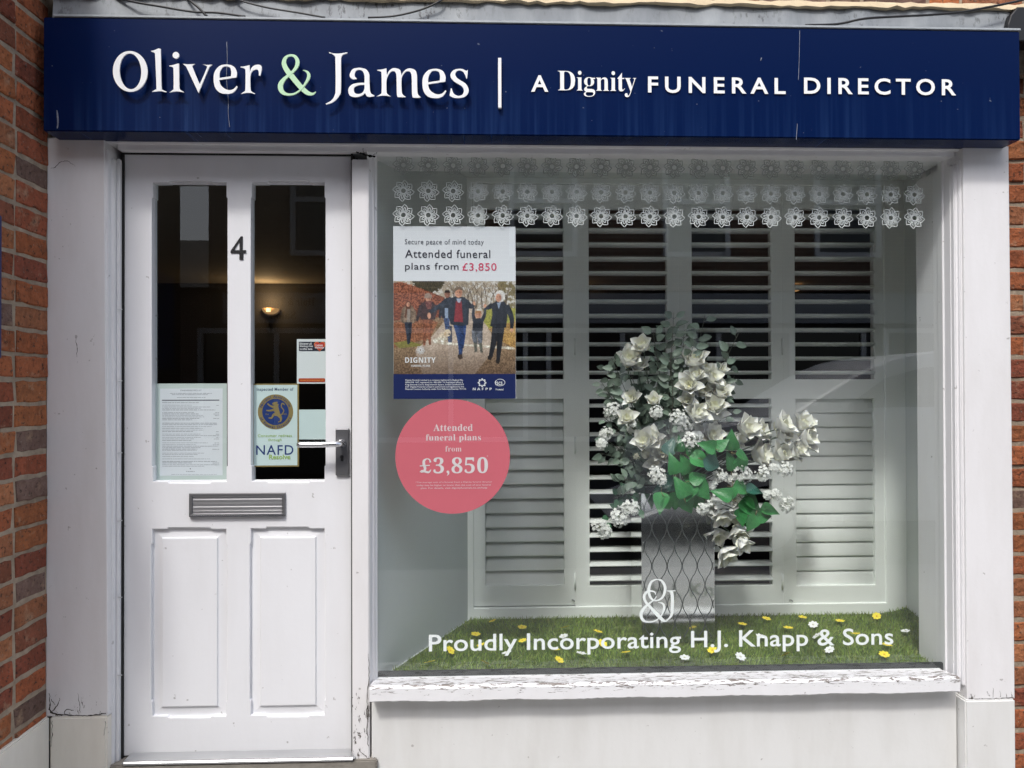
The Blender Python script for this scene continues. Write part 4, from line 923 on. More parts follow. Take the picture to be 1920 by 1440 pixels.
# eucalyptus sprigs
def sprig(tip, base=(430, 980), nleaf=12, size=1.0, y0=0.0, green=False, bend=None):
    b = MB(); Y1 = YFv + 0.03 + rb.uniform(-.06, .06) + y0
    A = Vector(cq(*base, YFv + 0.02)); T = Vector(cq(*tip, Y1)); mid = (A + T) / 2 + Vector((rb.uniform(-.03, .03), rb.uniform(-.02, .04), 0.02))
    if bend: mid = Vector(cq(*bend, Y1))
    P = [Vector(p) for p in smooth_path([tuple(A), tuple(mid), tuple(T)], 8)]
    b.tube(P, [0.0022 - 0.0014 * i / len(P) for i in range(len(P))], 5, col=(0.10, 0.095, 0.075))
    for k in range(nleaf):
        f_ = 0.28 + 0.72 * (k + rb.random() * .6) / nleaf; i = min(len(P) - 2, int(f_ * (len(P) - 1))); c0 = P[i]; tg = (P[i + 1] - P[i]).normalized()
        sd = tg.cross(Vector((0, -1, 0))).normalized() * (1 if k % 2 else -1)
        d = (tg * rb.uniform(.2, .9) + sd * rb.uniform(.6, 1.1) + Vector((0, rb.uniform(-.7, .35), rb.uniform(-.2, .3)))).normalized()
        nrm = (Vector((rb.uniform(-.6, .6), -1, rb.uniform(-.2, .8)))).normalized()
        g = rb.uniform(0.55, 1.25); cl = (0.20 * g, 0.265 * g, 0.205 * g) if not green else (0.035 * g, 0.12 * g, 0.05 * g)
        pet = c0 + d * 0.012; b.tube([c0, pet], 0.0008, 4, cap=False, col=(0.1, 0.11, 0.08))
        leaf(b, pet, d, nrm, rb.uniform(.031, .046) * size, rb.uniform(.021, .030) * size, cl, curl=rb.uniform(-.1, .35), fold=rb.uniform(.05, .25), n=6)
    b.build('eucalyptus_sprig', M['euca'], bq, smooth=True, colors=True)
SP = [((105, 410), 15), ((130, 320), 16), ((160, 285), 16), ((235, 300), 15), ((378, 135), 20), ((438, 130), 20), ((490, 45), 18), ((545, 110), 16), ((655, 60), 12), ((612, 165), 14), ((835, 150), 9), ((805, 275), 9), ((812, 380), 10), ((785, 470), 9), ((120, 600), 14), ((105, 700), 14), ((105, 790), 13), ((250, 900), 12), ((310, 905), 10), ((200, 950), 10), ((150, 455), 14), ((300, 440), 14), ((350, 330), 16), ((470, 260), 16), ((520, 360), 15), ((215, 760), 12), ((400, 420), 16), ((460, 480), 15), ((330, 560), 14), ((270, 820), 12), ((800, 560), 6)]
for tp, n_ in SP: sprig(tp, base=(430 + rb.uniform(-40, 60), 960), nleaf=n_ + 4, size=1.12 if tp[1] < 320 else 1.0, y0=-0.05 if tp[1] < 320 else 0.0)
for tp in ((170, 1030), (300, 1080), (130, 1150)): sprig(tp, base=(400, 1000), nleaf=9, size=0.9, green=True, y0=-0.05)
# broad green leaves
BG = [(490, 850, 100, 100), (525, 970, 110, 110), (640, 830, 120, -20), (620, 920, 90, 20), (640, 985, 120, -50), (515, 742, 80, 80), (600, 780, 110, -20), (670, 752, 90, 160), (785, 830, 100, 100), (745, 742, 80, 40), (795, 725, 100, 100), (850, 850, 90, -60), (855, 808, 80, -20), (590, 990, 90, -80), (575, 1000, 90, -120), (440, 962, 120, 200, 't'), (420, 1050, 100, -100), (460, 1062, 90, -60), (560, 1060, 110, -60), (745, 1005, 100, 150), (795, 1010, 70, -100), (855, 978, 100, -10), (905, 1060, 110, -30), (962, 1122, 100, 0), (1000, 1095, 90, -10), (885, 1080, 100, -60), (900, 1165, 90, -110), (922, 985, 90, 10, 't'), (848, 1130, 90, -80), (700, 845, 110, -20, 't'), (470, 750, 90, 70, 't'), (500, 1045, 100, -90), (615, 1050, 100, -70), (555, 850, 100, 120), (690, 790, 90, -40), (565, 920, 80, 150)]
for q in BG:
    x, y, L_, an = q[:4]; L_ *= 1.15; Y = YFv - 0.13 + rb.uniform(-.05, .05); a = R(an)
    L = L_ / 2.823 / F * (Y + 2.364); d = Vector((cos(a), rb.uniform(-.45, .25), sin(a))).normalized(); c0 = Vector(cq(x, y, Y)) - d * L * .5
    nrm = Vector((rb.uniform(-.5, .5), -1, rb.uniform(-.1, .9))).normalized(); g = rb.uniform(0.6, 1.3)
    cl = (0.045 * g, 0.235 * g, 0.065 * g) if len(q) < 5 else (0.03 * g, 0.115 * g, 0.09 * g)
    b = MB(); leaf(b, c0, d, nrm, L, L * 0.74, cl, curl=rb.uniform(.05, .5), fold=rb.uniform(.1, .34), n=11, tip=0.5)
    b.tube([c0 + Vector((0, .004, 0)) - d * 0.02, c0], 0.0013, 5, col=(0.2, 0.14, 0.05)); b.build('broad_leaf', M['bigleaf'], bq, smooth=True, colors=True)

# ------------------------------------------------------------------ vinyl and posters on the shop window (inside face of the glass)
YK = YG + 0.004
YX = YG - 0.003          # outside face, for the vinyl decals
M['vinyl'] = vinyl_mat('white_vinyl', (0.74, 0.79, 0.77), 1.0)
M['vinyl_mid'] = vinyl_mat('half_shade_tone_vinyl', (0.68, 0.73, 0.71), 1.0)  # white vinyl darkened: the sign's shade on the middle row, put into colour
M['vinyl_dim'] = vinyl_mat('full_shade_tone_vinyl', (0.36, 0.385, 0.365), 1.0)  # same vinyl darker still, the sign's shade on the top row as colour
def star_shape(b, cx, cz, r, Y):
    cv = lambda x, y, Y_: Vector((cx + x * r, Y_, cz + y * r)); o = R(-9)
    for k in range(8):
        a = k * pi / 4 + o
        def pol(rr, th): return (rr * cos(a + R(th)), rr * sin(a + R(th)))
        w = 0.072; pe = [pol(0.30, -20) + (w,), pol(0.60, -25) + (w,), pol(0.78, -21) + (w,), pol(0.90, -8) + (w * .9,), pol(1.02, 4) + (w * .6,)]
        pe2 = [pol(1.02, 4) + (w * .6,), pol(0.88, 9) + (w,), pol(0.76, 17) + (w,), pol(0.60, 19) + (w,)]
        inn = [pol(0.32, -4) + (w,), pol(0.50, -12) + (w,), pol(0.66, -8) + (w,), pol(0.70, 2) + (w * .8,), pol(0.52, 9) + (w,), pol(0.33, 8) + (w,)]
        for j, q in enumerate((pe, pe2, inn)): ribbon_add(b, q, cv, Y - 0.0003 * ((k * 3 + j) % 5), k=4)
    rg_ = [(0.27 * cos(2 * pi * i / 16), 0.27 * sin(2 * pi * i / 16), 0.10) for i in range(17)]
    ribbon_add(b, rg_, cv, Y - 0.0016, k=2)
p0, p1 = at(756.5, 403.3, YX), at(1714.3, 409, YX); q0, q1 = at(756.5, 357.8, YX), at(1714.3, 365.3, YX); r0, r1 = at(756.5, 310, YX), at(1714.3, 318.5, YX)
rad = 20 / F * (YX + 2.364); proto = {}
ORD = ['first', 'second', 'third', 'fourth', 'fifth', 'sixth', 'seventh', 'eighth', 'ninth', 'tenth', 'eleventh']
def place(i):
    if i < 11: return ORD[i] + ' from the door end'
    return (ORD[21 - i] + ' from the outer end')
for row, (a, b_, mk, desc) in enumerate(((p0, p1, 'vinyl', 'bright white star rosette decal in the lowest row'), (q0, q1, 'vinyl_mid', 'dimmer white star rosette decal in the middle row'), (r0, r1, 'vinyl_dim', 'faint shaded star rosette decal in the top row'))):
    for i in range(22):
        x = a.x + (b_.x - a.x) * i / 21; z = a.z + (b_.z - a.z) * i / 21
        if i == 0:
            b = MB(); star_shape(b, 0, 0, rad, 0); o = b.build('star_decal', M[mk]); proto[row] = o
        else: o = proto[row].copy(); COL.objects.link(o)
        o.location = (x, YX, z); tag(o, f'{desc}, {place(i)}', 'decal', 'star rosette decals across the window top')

# bottom lettering and monogram
tw = thing('window_lettering', 'white line of lettering along the bottom of the shop window', 'lettering', tuple(at(1240, 1223, YX)))
tb = MB(); fit_text(tb, 'Proudly Incorporating H.J. Knapp & Sons', (804, 1183.5, 1675, 1225), YX, offset=0.011, spacing=1.03)
par = list(range(len(tb.v)))                                   # split the line of text into its words by the gaps between them
xs_f = sorted((min(tb.v[i][0] for i in f), max(tb.v[i][0] for i in f), k) for k, f in enumerate(tb.f))
words_, reach = [[]], None
for a0, a1, k in xs_f:
    if reach is not None and a0 - reach > 0.0085: words_.append([])
    words_[-1].append(k); reach = a1 if reach is None else max(reach, a1)
for w_ in words_:
    used_v = sorted({i for k in w_ for i in tb.f[k]}); mp_ = {i: j for j, i in enumerate(used_v)}
    b = MB(); b.add([tb.v[i] for i in used_v], [tuple(mp_[i] for i in tb.f[k]) for k in w_]); b.build('vinyl_word', M['vinyl'], tw)
convm = lambda x, y, Y: at(1180 + x / 5.142, 920 + y / 5.142, Y)
b = MB()
ribbon_add(b, [(270, 855, 10), (315, 872, 20), (345, 935, 27), (325, 1020, 22), (270, 1058, 12), (215, 1045, 20), (186, 970, 27), (205, 890, 22), (240, 862, 13), (270, 855, 10)], convm, YX)
ribbon_add(b, [(255, 1005, 3), (248, 980, 12), (215, 968, 16), (170, 975, 22), (142, 1020, 27), (160, 1075, 24), (210, 1130, 27), (270, 1195, 34), (320, 1245, 30), (355, 1258, 12), (382, 1238, 3)], convm, YX - 0.0004, dy=0.0002)
ribbon_add(b, [(262, 1020, 6), (235, 1055, 12), (190, 1090, 18), (135, 1140, 27), (112, 1195, 30), (130, 1245, 26), (175, 1265, 16), (240, 1258, 12), (300, 1215, 12), (332, 1150, 22), (333, 1105, 20), (310, 1082, 12), (278, 1078, 3)], convm, YX - 0.0008, dy=0.0003)
ribbon_add(b, [(362, 966, 3), (385, 972, 12), (405, 978, 30), (415, 1020, 30), (414, 1120, 30), (408, 1190, 26), (385, 1230, 16), (352, 1248, 4)], convm, YX - 0.0013)
ribbon_add(b, [(362, 964, 6), (405, 968, 12), (445, 962, 6)], convm, YX - 0.0016)
tag(b.build('monogram_decal', M['vinyl']), 'white ampersand monogram decal on the glass in front of the vase', 'decal')

# --- printed poster
def lin(c): return tuple(((v / 255) / 12.92 if v / 255 <= 0.04045 else ((v / 255 + 0.055) / 1.055) ** 2.4) for v in c)
PXS = 2.6
PW, PH = int(942 / PXS), int(717 / PXS)            # photograph area in crop units 75..1017 x 483..1200
yy, xx = np.mgrid[0:PH, 0:PW]; gx = 75 + (xx + .5) * PXS; gy = 483 + (yy + .5) * PXS
nr = np.random.RandomState(4)
def vnoise(sc):
    h, w = int(717 / sc) + 3, int(942 / sc) + 3; g = nr.rand(h, w); fx = (gx - 75) / sc; fy = (gy - 483) / sc
    ix, iy = fx.astype(int), fy.astype(int); u, v = fx - ix, fy - iy; u = u * u * (3 - 2 * u); v = v * v * (3 - 2 * v)
    return (g[iy, ix] * (1 - u) + g[iy, ix + 1] * u) * (1 - v) + (g[iy + 1, ix] * (1 - u) + g[iy + 1, ix + 1] * u) * v
n1, n2, n3 = vnoise(60), vnoise(20), vnoise(7); nz = 0.4 * n1 + 0.3 * n2 + 0.3 * n3
folds = np.clip(0.55 * vnoise(14) + 0.45 * n3 + 0.25 * np.sin(gx / 9 + 3 * n2), 0, 1)
img = np.zeros((PH, PW, 3)); img[:] = (225, 222, 218)
def blend(mask, c, c2=None, noise=None):
    global img
    cc = np.array(c, float)
    if c2 is not None: cc = cc + (np.array(c2, float) - cc) * (noise if noise is not None else nz)[..., None]
    mk = np.clip(mask, 0, 1)[..., None]; img = img * (1 - mk) + cc * mk
def inpoly(P):
    m_ = np.zeros((PH, PW), bool); n = len(P)
    for i in range(n):
        x1, y1 = P[i]; x2, y2 = P[(i + 1) % n]
        if y1 == y2: continue
        cond = ((y1 > gy) != (y2 > gy)) & (gx < (x2 - x1) * (gy - y1) / (y2 - y1) + x1); m_ ^= cond
    return m_.astype(float)
def poly(P, c, c2=None, noise=None): blend(inpoly(P), c, c2, noise)
def disc(x, y, rx, ry, c, c2=None): blend((((gx - x) / rx) ** 2 + ((gy - y) / ry) ** 2 < 1).astype(float), c, c2)
def limb(pts, c, c2=None, noise=None):
    L, Rr = ribbon(pts, 5); poly(L + Rr[::-1], tuple(v * .82 for v in c), c2 or tuple(min(255, v * 1.4 + 8) for v in c), folds)
# far trees, hedge, path, verges
blend((gy < 760) * np.clip((n2 * .6 + n3 * .6 - .42) * 4, 0, .75), (120, 104, 84), (176, 160, 136))
blend((gx > 880) * (gy < 740) * np.clip((n2 + n3 - .6) * 2, 0, .9), (92, 88, 60), (150, 132, 92))
blend(((gx - 345) ** 2 / 120 ** 2 + (gy - 480) ** 2 / 95 ** 2 < 1 + .5 * (n3 - .5)) * 1.0, (48, 46, 34), (84, 76, 56), n3)
for bx_, by_ in ((640, 470), (700, 470), (770, 470), (850, 480), (930, 490), (560, 500)):
    for _ in range(6): limb([(bx_ + nr.uniform(-6, 6), 760, 7), (bx_ + nr.uniform(-25, 25), 620, 4.5), (bx_ + nr.uniform(-90, 90), 500, 2.5)], (96, 80, 66), (128, 110, 92))
poly([(75, 500), (130, 490), (300, 545), (470, 610), (480, 820), (300, 800), (75, 850)], (96, 52, 38), (160, 96, 72), n3)
blend(inpoly([(75, 490), (180, 492), (340, 560), (470, 640), (470, 700), (75, 700)]) * (n3 > .5) * .5, (176, 112, 86))
poly([(75, 790), (300, 770), (460, 760), (760, 730), (1017, 760), (1017, 1200), (75, 1200)], (120, 96, 72), (176, 150, 122), n3)
poly([(75, 800), (330, 770), (420, 800), (360, 920), (75, 1000)], (116, 72, 52), (178, 122, 92), n3)
poly([(75, 960), (180, 940), (320, 980), (120, 1000)], (120, 120, 60), (150, 140, 80))
poly([(470, 790), (600, 700), (650, 690), (760, 700), (800, 800), (860, 1000), (700, 1200), (300, 1200), (240, 1020), (380, 900)], (170, 150, 134), (214, 198, 182), nz)
poly([(770, 700), (1017, 690), (1017, 800), (820, 860), (765, 790)], (140, 144, 62), (186, 178, 92), n3)
poly([(800, 850), (1017, 790), (1017, 1010), (930, 960)], (150, 112, 64), (206, 168, 104), n3)
blend(np.clip((gy - 960) / 240, 0, 1) * .62, (66, 48, 36), (98, 76, 60), n3)
SK = (214, 160, 132)
def person_print(q): pass
# girl in a tan coat
poly([(140, 700), (170, 672), (215, 670), (250, 720), (255, 790), (215, 815), (150, 810), (128, 790)], (96, 80, 66), (156, 134, 114), folds); limb([(175, 800, 30), (183, 880, 22), (190, 970, 14)], (38, 44, 56)); limb([(205, 800, 28), (203, 880, 20), (197, 960, 14)], (32, 38, 50))
disc(190, 672, 22, 34, (96, 58, 40)); disc(190, 664, 14, 18, SK); poly([(172, 700), (160, 760), (172, 770), (182, 700)], (104, 64, 44)); poly([(182, 700), (206, 700), (202, 800), (180, 800)], (150, 140, 132))
# woman in a bobble hat
limb([(320, 760, 44), (318, 880, 30), (312, 980, 16)], (126, 78, 58)); limb([(360, 760, 40), (352, 880, 28), (356, 975, 15)], (116, 72, 54)); poly([(290, 655), (330, 632), (375, 640), (402, 680), (396, 780), (290, 780), (268, 720)], (56, 44, 46), (86, 64, 64), n3)
limb([(292, 670, 34), (270, 740, 26), (258, 790, 18)], (52, 42, 44)); limb([(392, 665, 34), (396, 730, 26), (380, 765, 18)], (56, 46, 48)); disc(345, 622, 20, 26, SK); poly([(312, 616), (318, 585), (345, 574), (370, 592), (372, 616)], (158, 140, 128)); poly([(318, 640), (372, 636), (366, 700), (335, 700)], (96, 50, 50), (140, 96, 90), n3)
# man behind with the dog
limb([(482, 760, 44), (496, 880, 32), (514, 975, 18)], (60, 76, 110)); poly([(448, 640), (500, 600), (540, 620), (545, 760), (450, 770), (440, 700)], (40, 44, 56)); poly([(470, 690), (496, 690), (496, 770), (472, 770)], (150, 166, 190)); disc(490, 585, 22, 28, (150, 104, 84)); poly([(468, 575), (474, 555), (505, 552), (514, 575)], (40, 32, 30))
limb([(455, 650, 34), (440, 720, 26), (432, 770, 16)], (32, 36, 44), (62, 68, 80), folds); limb([(508, 830, 32), (516, 930, 22), (512, 975, 18)], (54, 60, 76))
# dog
limb([(435, 915, 46), (460, 905, 54), (485, 890, 44)], (214, 196, 168), (236, 222, 200)); disc(492, 882, 24, 28, (222, 204, 176)); poly([(470, 872), (462, 900), (474, 908), (484, 880)], (200, 174, 140)); disc(504, 892, 7, 6, (70, 52, 44))
for a_, b__ in ((425, 1000), (442, 985), (478, 990), (490, 1012)): limb([(a_ + 4, 920, 18), (a_, 960, 13), (b__, 1004 if a_ > 470 else 996, 11)], (216, 198, 170))
# man in navy jacket and red jumper
limb([(560, 790, 66), (585, 900, 52), (592, 1000, 34), (588, 1060, 26)], (44, 66, 112), (66, 92, 142)); limb([(610, 790, 60), (606, 900, 48), (598, 1000, 32)], (36, 56, 98)); poly([(568, 1050), (605, 1046), (608, 1078), (586, 1088), (572, 1076)], (70, 56, 48))
poly([(500, 620), (560, 600), (625, 608), (660, 650), (652, 820), (600, 830), (515, 818), (495, 740)], (40, 46, 56), (58, 64, 76), folds); poly([(556, 640), (600, 640), (612, 800), (540, 796)], (128, 44, 52), (150, 62, 68), folds)
limb([(520, 630, 50), (440, 672, 40), (352, 728, 26)], (44, 50, 60)); limb([(630, 640, 46), (672, 680, 36), (694, 664, 22)], (40, 46, 56)); disc(350, 750, 14, 24, SK); disc(698, 655, 10, 16, SK); poly([(560, 618), (600, 618), (588, 650), (572, 650)], (176, 186, 206))
disc(577, 572, 29, 40, SK); poly([(544, 580), (540, 545), (566, 524), (600, 532), (608, 556), (580, 548), (556, 560)], (108, 92, 80), (140, 124, 110))
# child swung by both hands
limb([(702, 860, 46), (700, 920, 40), (712, 970, 26)], (92, 96, 104)); limb([(736, 860, 46), (742, 920, 40), (742, 970, 26)], (84, 88, 98)); limb([(704, 960, 24), (710, 1030, 20)], (92, 92, 84)); limb([(744, 960, 24), (754, 1035, 20)], (88, 88, 80)); poly([(690, 780), (740, 764), (768, 790), (762, 868), (682, 866)], (40, 44, 54))
limb([(700, 790, 30), (690, 740, 24), (694, 690, 16)], (42, 46, 56)); limb([(756, 790, 30), (778, 740, 24), (782, 690, 16)], (42, 46, 56)); disc(728, 742, 26, 28, SK); poly([(702, 735), (708, 712), (748, 710), (755, 735), (730, 726)], (168, 122, 78)); poly([(718, 700), (752, 698), (754, 712), (718, 712)], (226, 224, 214))
# white-haired woman
limb([(868, 830, 62), (850, 940, 46), (822, 1070, 30)], (28, 30, 36)); limb([(905, 830, 56), (893, 960, 42), (880, 1100, 28)], (24, 26, 32)); poly([(800, 1060), (838, 1066), (826, 1092), (800, 1088)], (40, 34, 32)); poly([(862, 1090), (896, 1092), (890, 1120), (866, 1116)], (40, 34, 32))
poly([(830, 660), (880, 634), (930, 640), (960, 690), (945, 840), (900, 850), (820, 830), (838, 740)], (34, 38, 46), (52, 56, 66), folds); limb([(840, 668, 44), (800, 690, 30), (782, 684, 18)], (36, 40, 48)); limb([(945, 670, 46), (985, 760, 38), (988, 850, 24)], (36, 40, 48)); disc(780, 674, 12, 15, SK); disc(988, 862, 12, 14, SK)
disc(897, 600, 40, 46, (212, 210, 208), (232, 230, 228)); disc(885, 612, 22, 32, SK); poly([(872, 650), (905, 646), (888, 700)], (150, 166, 190))
for fx, fy, q in ((190, 664, .55), (345, 622, .75), (490, 585, .8), (577, 574, 1.1), (728, 742, .85), (888, 610, 1.0)):
    blend(np.exp(-(((gx - fx - 13 * q) / (13 * q)) ** 2 + ((gy - fy) / (26 * q)) ** 2)) * .45, (110, 66, 50))
    for sx_ in (-9, 7): blend(np.exp(-(((gx - fx - sx_ * q) / (4 * q)) ** 2 + ((gy - fy + 5 * q) / (3 * q)) ** 2)) * .8, (62, 40, 34))
    blend(np.exp(-(((gx - fx) / (10 * q)) ** 2 + ((gy - fy - 16 * q) / (3.4 * q)) ** 2)) * .75, (150, 72, 66)); blend(np.exp(-(((gx - fx) / (6 * q)) ** 2 + ((gy - fy - 15 * q) / (2 * q)) ** 2)) * .7, (240, 226, 216))
    blend(np.exp(-(((gx - fx + 1) / (3 * q)) ** 2 + ((gy - fy - 5 * q) / (6 * q)) ** 2)) * .3, (240, 190, 160))
img *= (0.90 + 0.20 * n3)[..., None]
pd = np.pad(img, ((1, 1), (1, 1), (0, 0)), mode='edge'); img = 0.64 * img + 0.09 * (pd[:-2, 1:-1] + pd[2:, 1:-1] + pd[1:-1, :-2] + pd[1:-1, 2:])
x0, z0, x1, z1 = pxrect(737.5, 424.5, 967, 748, YK)
t = thing('poster', 'tall printed poster of a family on a woodland walk, inside the shop window', 'poster', ((x0 + x1) / 2, YK + 0.001, z0))
M['paper'] = mat('poster_paper', (0.76, 0.79, 0.84), rough=0.4, nscale=4, namt=0.06); M['navy'] = mat('print_navy', (0.008, 0.018, 0.10), rough=0.4); M['pinkink'] = mat('print_pink', (0.66, 0.06, 0.15), rough=0.5); M['ink'] = mat('print_ink', (0.012, 0.014, 0.035), rough=0.5); M['greyink'] = mat('print_grey', (0.07, 0.08, 0.11), rough=0.5); M['whiteink'] = mat('print_white', (0.80, 0.81, 0.83), rough=0.5)
mb = MB(); mb.box(x0, x1, YK, YK + 0.0012, z0, z1); mb.build('paper_sheet', M['paper'], t)
px0, pz0, px1, pz1 = pxrect(737.8, 527.2, 966.8, 701.5, YK)
vs = []; cols = []; fs = []
for j in range(PH + 1):
    for i in range(PW + 1):
        vs.append((px0 + (px1 - px0) * i / PW, YK - 0.0004, pz1 + (pz0 - pz1) * j / PH))
pic = MB(); pic.v = vs; pic.f = [(j * (PW + 1) + i, (j + 1) * (PW + 1) + i, (j + 1) * (PW + 1) + i + 1, j * (PW + 1) + i + 1) for j in range(PH) for i in range(PW)]; pic.mi = [0] * len(pic.f)
im = np.pad(np.clip(img, 0, 255) / 255, ((0, 1), (0, 1), (0, 0)), mode='edge'); im = np.where(im <= 0.04045, im / 12.92, ((im + 0.055) / 1.055) ** 2.4) * 0.95
pic.c = np.concatenate([im.reshape(-1, 3), np.ones(((PH + 1) * (PW + 1), 1))], 1)
pic.build('printed_photograph', mat('photo_print', (0.5, 0.5, 0.5), rough=0.4, attr='Col'), t, colors=True)
mb = MB(); a0, c0_, a1, c1_ = pxrect(737.8, 701.2, 966.8, 747.8, YK); mb.box(a0, a1, YK - 0.0005, YK, c0_, c1_); mb.build('footer_band', M['navy'], t)
YT = YK - 0.0011
lettering(t, 'lettering', [('Secure peace of mind today', (759, 448.5, 907, 461.3), dict(st='plain', spacing=1.1))], M['greyink'], YT)
lettering(t, 'lettering', [('Attended funeral', (759.4, 468.3, 919.3, 483.6), dict(offset=0.004, spacing=1.08)), ('plans from', (759.4, 492.8, 859.7, 509.6), dict(offset=0.004, spacing=1.08))], M['ink'], YT)
lettering(t, 'lettering', [('£3,850', (867, 493.2, 931, 509.8), dict(offset=0.003, spacing=1.08))], M['pinkink'], YT)
lettering(t, 'lettering', [('DIGNITY', (759.6, 670, 816.8, 680.2), dict(st='bold', spacing=1.05)), ('FUNERAL PLANS', (771, 684, 806.5, 687.8), dict(st='bold', spacing=1.1)), ('N A F P P', (886.5, 727, 922, 731.6), dict(st='bold')), ('Protected', (929.5, 728.2, 944, 731.8), dict(offset=.01)),
    ('Dignity Funerals Limited is a company registered in England No.', (760, 711.2, 868.8, 714.8), dict(offset=.012)), ('00041598. VAT registered No. 486 6081 14. Registered office: 4', (760, 715.4, 867.5, 719), dict(offset=.012)), ('King Edwards Court, King Edwards Square, Sutton Coldfield B73', (760, 719.6, 869.5, 723.2), dict(offset=.012)), ('6AP. Dignity Funerals Limited is authorised and regulated by the', (760, 723.8, 870, 727.4), dict(offset=.012)), ('Financial Conduct Authority under Firm Reference Number 957155.', (760, 728, 874.5, 731.6), dict(offset=.012))], M['whiteink'], YT)
cp2 = lambda x, y, Y: at(720 + x / 4.115, 410 + y / 4.115, Y)
b = MB(); p = cp2(281, 1014, YT); star_shape(b, p.x, p.z, 34 / 4.115 / F * 2.41, YT); b.build('star_logo', M['whiteink'], t)
b = MB(); P = []
for k in range(33):
    a = 2 * pi * k / 32; rr = 26 + 6 * (1 if k % 4 in (0,) else -0.2 if k % 4 != 2 else -1); P.append((757 + rr * cos(a), 1266 + rr * sin(a), 7))
ribbon_add(b, P, cp2, YT, k=2)
ribbon_add(b, [(895 + 38 * cos(a_), 1264 + 26 * sin(a_), 4) for a_ in [R(200 - 14 * i) for i in range(24)]], cp2, YT, k=2); fit_text(b, 'fscs', (928.5, 712.5, 942, 722), YT - 0.0003, offset=0.01)
b.build('scheme_logo', M['whiteink'], t)

# --- round pink sticker
cc = at(849, 856, YK); rad_ = (at(956.5, 856, YK).x - at(741.5, 856, YK).x) / 2
t = thing('round_sticker', 'large round pink price sticker below the poster', 'sticker', (cc.x, YK, cc.z - rad_))
b = MB(); plate(b, [[(cc.x + rad_ * cos(2 * pi * i / 96), cc.z + rad_ * sin(2 * pi * i / 96)) for i in range(96)]], YK + 0.0002, YK + 0.001)
b.build('vinyl_disc', mat('pink_vinyl', (0.70, 0.155, 0.20), rough=0.45, nscale=9, namt=0.12, ncol=(0.55, 0.10, 0.14)), t)
M['pale'] = mat('print_pale', (0.80, 0.66, 0.68), rough=0.5); M['palewhite'] = mat('print_pale_white', (0.80, 0.74, 0.76), rough=0.5)
Yc = YK - 0.0004
lettering(t, 'lettering', [('Attended', (812.5, 795, 886.3, 808.3), dict(st='serif', spacing=1.05)), ('funeral plans', (798.3, 814, 901.8, 829.3), dict(st='serif', spacing=1.05))], M['pale'], Yc)
lettering(t, 'lettering', [('from', (835, 836.2, 865.3, 846.8), dict(st='serif', offset=-0.008, spacing=1.05))], M['pale'], Yc)
lettering(t, 'lettering', [('3,850', (812.5, 857.3, 914.8, 892), dict(st='serif', spacing=1.05))], M['palewhite'], Yc)
cp3 = lambda x, y, Y: at(720 + x / 6, 740 + y / 6, Y)
b = MB(); ribbon_add(b, [(522, 762, 22), (512, 732, 14), (482, 722, 12), (450, 745, 28), (450, 790, 30), (462, 830, 28), (448, 862, 20), (415, 876, 6)], cp3, Yc)
ribbon_add(b, [(404, 870, 10), (430, 856, 16), (470, 868, 24), (505, 872, 20), (528, 842, 8)], cp3, Yc - 0.0003); ribbon_add(b, [(402, 802, 12), (515, 796, 12)], cp3, Yc - 0.0006); b.build('pound_mark', M['palewhite'], t)
lettering(t, 'lettering', [('*The average cost of a funeral from a Dignity funeral director', (779, 902.5, 923, 905.8), dict(offset=.004)), ('today may be higher or lower than the cost of your funeral', (781, 908, 920, 911.8), dict(offset=.004)), ('plan. For details, visit dignityfunerals.co.uk/help', (789, 913.3, 913.5, 917.3), dict(offset=.004)), ('*', (912.5, 853.5, 915.2, 856.5), {})], M['pale'], Yc)

# ------------------------------------------------------------------ notices on the door panes (inside face)
YQ = YD + 0.0265
cd = lambda x, y, Y: at(270 + x / 4.683, 620 + y / 4.683, Y)
def cdr(x0, y0, x1, y1, Y):
    return pxrect(270 + x0 / 4.683, 620 + y0 / 4.683, 270 + x1 / 4.683, 620 + y1 / 4.683, Y)
def cbox(q): return (270 + q[0] / 4.683, 620 + q[1] / 4.683, 270 + q[2] / 4.683, 620 + q[3] / 4.683)
M['wallet'] = mat('plastic_wallet', (0.62, 0.70, 0.68), rough=0.35, nscale=6, namt=0.12); M['sheet'] = mat('notice_paper', (0.78, 0.81, 0.86), rough=0.5, nscale=7, namt=0.10, ncol=(0.66, 0.71, 0.79))
t = thing('price_list', 'printed price list sheet in a pale plastic wallet inside the door pane', 'notice', (cdr(95, 462, 727, 1310, YQ)[0] + .05, YQ, cdr(95, 462, 727, 1310, YQ)[1]))
a = cdr(95, 464, 727, 1310, YQ); mb = MB(); mb.box(a[0], a[2], YQ + 0.0006, YQ + 0.0018, a[1], a[3]); mb.build('wallet', M['wallet'], t)
a = cdr(141, 508, 690, 1272, YQ); mb = MB(); mb.box(a[0], a[2], YQ + 0.0001, YQ + 0.0006, a[1], a[3]); mb.build('paper_sheet', M['sheet'], t)
b = MB(); rp = random.Random(9); fit_text(b, 'STANDARDISED PRICE LIST', cbox((318, 518, 505, 530)), YQ - 0.0003, offset=.01)
def line(x0_, x1_, y, h=4.0):
    x = x0_
    while x < x1_ - 4:
        w = min(rp.uniform(10, 44), x1_ - x); q = cdr(x, y - h / 2, x + w, y + h / 2, YQ); b.add([(q[0], YQ - 0.0003, q[1]), (q[2], YQ - 0.0003, q[1]), (q[2], YQ - 0.0003, q[3]), (q[0], YQ - 0.0003, q[3])], [(0, 1, 2, 3)]); x += w + rp.uniform(3, 6)
line(230, 600, 550); line(245, 560, 562); line(290, 540, 586)
y = 632
